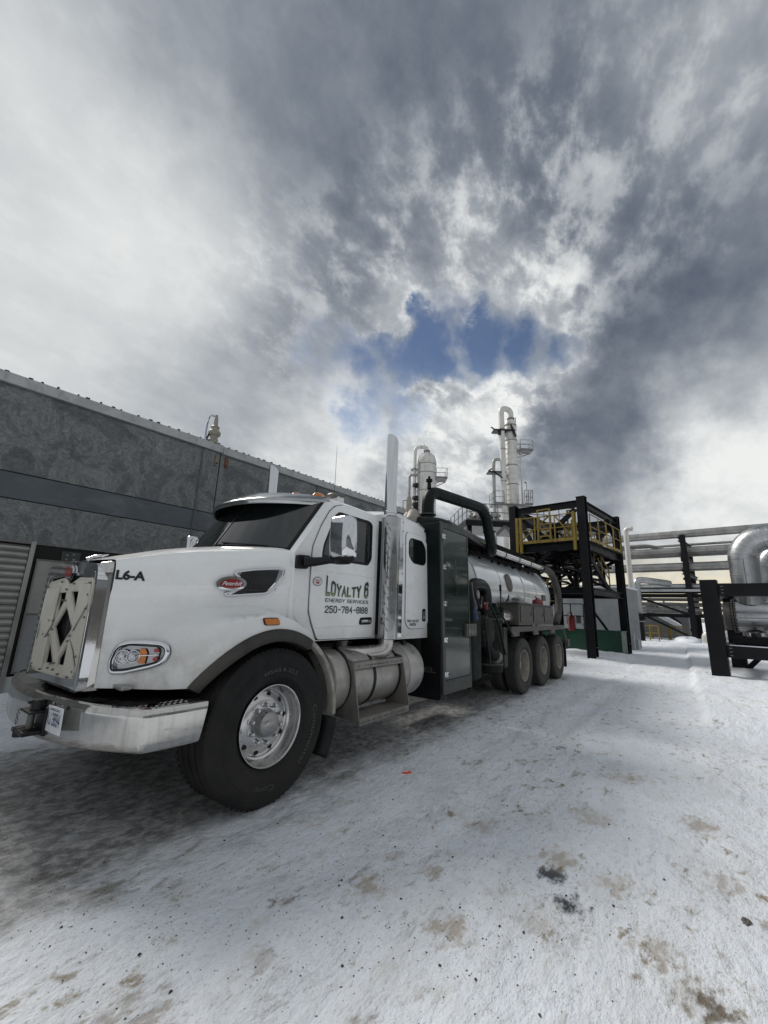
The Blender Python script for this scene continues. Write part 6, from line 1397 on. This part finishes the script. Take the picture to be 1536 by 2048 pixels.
for k, (a, b_, la, lb, z0, z1, mt) in enumerate(((3, 1.2, .5, 2.2, 2.1, 2.5, 'insul2'), (5.0, 3.4, .5, .6, 0, 2.9, 'band'), (4.2, .9, .4, .5, 0, 2.4, 'sided'), (8, -2.6, .8, 1.6, 0, 2.0, 'band'))):
    o = thing('plant_equipment', ('grey horizontal header box under the lowest rack tier', 'dark upright cabinet behind the rack braces', 'small grey upright cabinet just left of the rack column', 'dark low equipment block right of the rack column')[k], 'equipment'); near(o, a, b_)
    MB().box(0, la, 0, lb, z0, z1).build('casing', mt, o, bevel=.02)
    for j in range(3): MB().cyl((la/2, lb*(.2+.3*j), z1), (la/2, lb*(.2+.3*j), z1+.35+.2*(j % 2)), .07, n=10).build('stub_pipe', 'insul2', o)
for k, (a, z, r_, mt, lab) in enumerate(((2.0, 2.35, .11, 'insul2', 'thin grey pipe low behind the rack braces'), (2.6, 2.75, .16, 'insul2', 'grey pipe just under the lowest rack tier'), (5.0, 3.25, .14, 'band', 'dark pipe along the back of the lowest rack tier'), (6.3, 2.0, .12, 'insul2', 'far thin pipe behind both rack columns'))):
    rack_pipe(a, z, r_, -14, 9, mt, lab, 3)
# far sheds and low kit behind the rack
def far_shed(a, b_, la, lb, h, gable, label, mt='sided'):
    o = thing('far_shed', label, 'shed'); near(o, a, b_)
    for k in range(int(lb)): MB().box(0, .05, k+.01, k+.99, -.2, h).build('siding_sheet', mt, o)
    b = MB(); b.box(.06, la, .02, int(lb)-.02, -.2, h)
    if gable: b.add([(.0, 0, h), (.0, int(lb), h), (.0, int(lb)/2, h+gable), (la, 0, h), (la, int(lb), h), (la, int(lb)/2, h+gable)], [(0, 1, 2), (3, 5, 4), (0, 2, 5, 3), (1, 4, 5, 2)])
    b.build('shed_core', mt, o)
    b = MB(); L2 = int(lb)
    if gable: b.add([(-.3, -.2, h-.08), (-.3, L2/2, h+gable+.05), (-.3, L2+.2, h-.08), (la+.3, -.2, h-.08), (la+.3, L2/2, h+gable+.05), (la+.3, L2+.2, h-.08)], [(0, 1, 4, 3), (1, 2, 5, 4)])
    else: b.box(-.3, la+.3, -.3, L2+.3, h+.01, h+.22)
    b.build('roof', 'snowroof', o, 0, solid=0)
    return o
far_shed(9, 2.1, 6, 3.0, 2.7, 0, 'far grey cabin with flat snowy roof left of the rack column')
far_shed(4.5, 1.9, 4, 3.0, 1.0, .9, 'small grey gabled hut low under the rack braces')
far_shed(16, -7.5, 10, 5, 2.9, .8, 'distant pale hut seen right of the rack column', 'siding')
far_shed(22, 5, 12, 7, 3.4, 0, 'distant flat grey building behind the rack braces')
for k, (a, b_) in enumerate(((1.2, .6), (1.6, 1.9), (-3.0, 1.7))):
    o = thing('yellow_barrier', ('yellow railing at the foot of the rack column', 'yellow railing left of the rack column foot', 'yellow sloping railing by the shed corner')[k], 'railing'); near(o, a, b_)
    handrail(o, [(0, 0), (0, 1.1), (1.0, 1.4)], .0, 1.05, 'yellow', False, .035, .55)
for k, (a, b_) in enumerate(((-.4, -.75), (-.9, -1.55))):
    o = thing('insulated_elbow', ('fat pale insulated pipe elbow out of the snow, just right of the rack column', 'second pale insulated elbow out of the snow, farther right')[k], 'pipe'); near(o, a, b_)
    MB().tube([(0, .0, -.3), (0, .05, .62), (.2, -.65, .72), (.5, -.9, .3)], .30-.05*k, 16, bend=.4).build('pipe_jacket', 'tower', o, 50)
b = MB()
for k in range(8): x = 5+2.2*k; b.cyl((x, -2-.9*k % 5, 0), (x, -2-.9*k % 5, 3.2+(k*7 % 5)*.5), .1, n=8)
o = b.build('far_post', 'steel', None); near(o, 6, 3); tag(o, 'cluster of thin dark posts among the far plant behind the rack', 'posts')
kind(o, 'stuff')
lump('snow_heap', 33.2, -3.7, 1.3, .8, .34, 'snowroof', 'low snow heap in front of the rack column foot', 'snow heap', .1, 22)

# ------------------------------------------------------------------ black frame and exchanger on the right
FR = thing('exchanger_rack', 'heavy black steel frame round the silver exchanger at the right edge', 'steel frame', (12.34, -4.51, 0), 8)
def fb(p, q, w, h, nm, **k): return MB().ibeam(p, q, w, h, .028, k.get('upv', (0, 0, 1))).build(nm, 'steel', FR, 0, .004)
for a in (0, 3.1):
    for bb in (0 if a == 0 else -.18, -4.2): 
        MB().box(a-.17, a+.17, bb-.19, bb+.19, -.3, 2.62).build('post', 'steel', FR, 0, .01)
        MB().box(a-.22, a+.22, bb-.24, bb+.24, -.06, -.02).build('base_plate', 'steel', FR)
    for z, h in ((2.35, .33), (.74, .30)): MB().box(a-.12, a+.12, -4.0, -.195 if a == 0 else -.38, z-h/2, z+h/2).build('cross_member', 'steel', FR, 0, .008)
for bb in (-.05, -4.2):
    for z in (2.36, .74): MB().box(.175, 2.92, bb-.11, bb+.11, z-.13, z+.13).build('side_member', 'steel', FR, 0, .006)
for a in (1.0, 2.1): MB().box(a-.07, a+.07, -4.0, -.25, .95, 1.12).build('saddle_beam', 'steel', FR, 0, .005)
for bb in (-.75, -1.5): MB().box(.6, 2.6, bb-.05, bb+.05, 1.12, 1.22).build('saddle_plate', 'steel', FR)
MB().bar((3.1, -.35, .1), (3.1, -.75, .55), .14).build('knee_brace', 'steel', FR)
MB().box(-.10, .10, -3.9, -.25, .892, .915).build('snow_cap', 'snowroof', FR, bevel=.01)
for z in (2.35, .74):
    for y in (-.21, -.24):
        for dz in (-.09, 0, .09): MB().cyl((-.121, y-.06, z+dz), (-.135, y-.06, z+dz), .016, n=6).build('bolt', 'band', FR)
EX = thing('heat_exchanger', 'fat horizontal silver jacketed exchanger inside the black frame', 'vessel', (12.34, -4.51, 0), 8)
mm = T(1.5, -.40, 1.68) @ RX(90)
MB().lathe([(.44, 0), (.455, .01), (.455, 3.6), (.0001, 3.62)], 48, mm).build('vessel_jacket', 'insul', EX, 30)
MB().lathe([(.0001, -.30), (.36, -.29), (.40, -.26), (.40, -.10), (.0001, -.10)], 40, mm).build('channel_head', 'boxgrey', EX, 30)
MB().lathe([(.30, -.09), (.48, -.085), (.48, -.05), (.30, -.045)], 48, mm).build('girth_flange', 'boxgrey', EX); MB().lathe([(.30, -.035), (.48, -.03), (.48, .0), (.30, .005)], 48, mm).build('girth_flange', 'boxgrey', EX)
for k in range(28): a = R(360/28*k); MB().cyl(mm @ Vector((.45*math.cos(a), .45*math.sin(a), -.12)), mm @ Vector((.45*math.cos(a), .45*math.sin(a), .03)), .014, n=6).build('flange_bolt', 'matt', EX)
for h in (.75, 1.5, 2.3): MB().lathe([(.456, 0), (.464, .003), (.464, .028), (.456, .031)], 40, mm @ T(0, 0, h)).build('jacket_band', 'insul', EX)
for z in (1.62, 1.40, 1.33): MB().box(1.02, 1.03, -3.9, -.42, z, z+.012).build('jacket_seam', 'band', EX)
b = MB(); b.cyl((1.45, -.75, 1.0), (1.45, -.75, 1.28), .12); b.cyl((1.45, -.75, 1.10), (1.45, -.75, 1.14), .2); b.cyl((1.2, -.95, 1.15), (1.2, -1.3, 1.15), .07); b.cyl((1.2, -.95, 1.15), (1.2, -.99, 1.15), .12); b.build('drain_nozzle', 'insul2', EX, 40)
def ubend(a, y, top, r, rb_, label, z0, mt='insul'):
    o = thing('pipe_bend', label, 'pipe', (12.34, -4.51, 0), 8)
    zc = top-r; C_ = Vector((a, y-rb_, zc-rb_)); path = [(a, y, z0), (a, y, zc-rb_)]
    na = 14; arc = [(a, C_.y+rb_*math.cos(R(t)), C_.z+rb_*math.sin(R(t))) for t in np.linspace(0, 90, na)][1:]
    path += arc+[(a, C_.y-3.0, zc)]
    MB().tube(path, r, 40).build('pipe_jacket', mt, o, 40)
    def band(p, d): MB().lathe([(r-.004, -.012), (r+.008, -.008), (r+.008, .008), (r-.004, .012)], 40, Matrix.Translation(Vector(p)) @ Vector(d).to_track_quat('Z', 'Y').to_matrix().to_4x4()).build('gore_seam', mt, o, 30)
    for t in np.linspace(0, 90, 9): band((a, C_.y+rb_*math.cos(R(t)), C_.z+rb_*math.sin(R(t))), (0, -math.sin(R(t)), math.cos(R(t))))
    z = z0+.3
    while z < zc-rb_-.2: band((a, y, z), (0, 0, 1)); z += .55
    for k in range(4): band((a, C_.y-.5-.6*k, zc), (0, 1, 0))
    MB().box(a-r-.006, a-r+.004, y-.02, y+.0, z0, zc-rb_).build('long_seam', 'band', o)
    return o
ubend(1.5, -.74, 4.30, .36, .62, 'largest silver jacketed pipe bend rising from the exchanger', 2.0)
ubend(3.2, -1.22, 4.02, .27, .50, 'second silver pipe bend behind the largest one', 1.2)
ubend(4.6, -1.50, 3.72, .22, .42, 'third and lowest silver pipe bend at the photo edge', 1.2)
ubend(2.3, -2.3, 3.85, .20, .4, 'small silver pipe bend half hidden behind the largest one', 2.0)

# ------------------------------------------------------------------ groups of look-alikes
for o in list(scn.objects):
    if o.parent: continue
    base = o.name.split('.')[0]
    gname = {'process_tower': 'white process towers', 'insulated_pipe': 'insulated pipes on the rack', 'pipe_loop': 'looped pipes on the rack', 'pipe_bend': 'silver pipe bends over the exchanger',
             'far_shed': 'sheds behind the rack', 'yellow_barrier': 'yellow railings near the rack', 'insulated_elbow': 'pale elbows by the rack foot', 'vertical_pipe': 'upright pipes beside the black frame', 'stone': 'stones on the snow'}.get(base)
    if gname and 'category' in o: o['group'] = gname
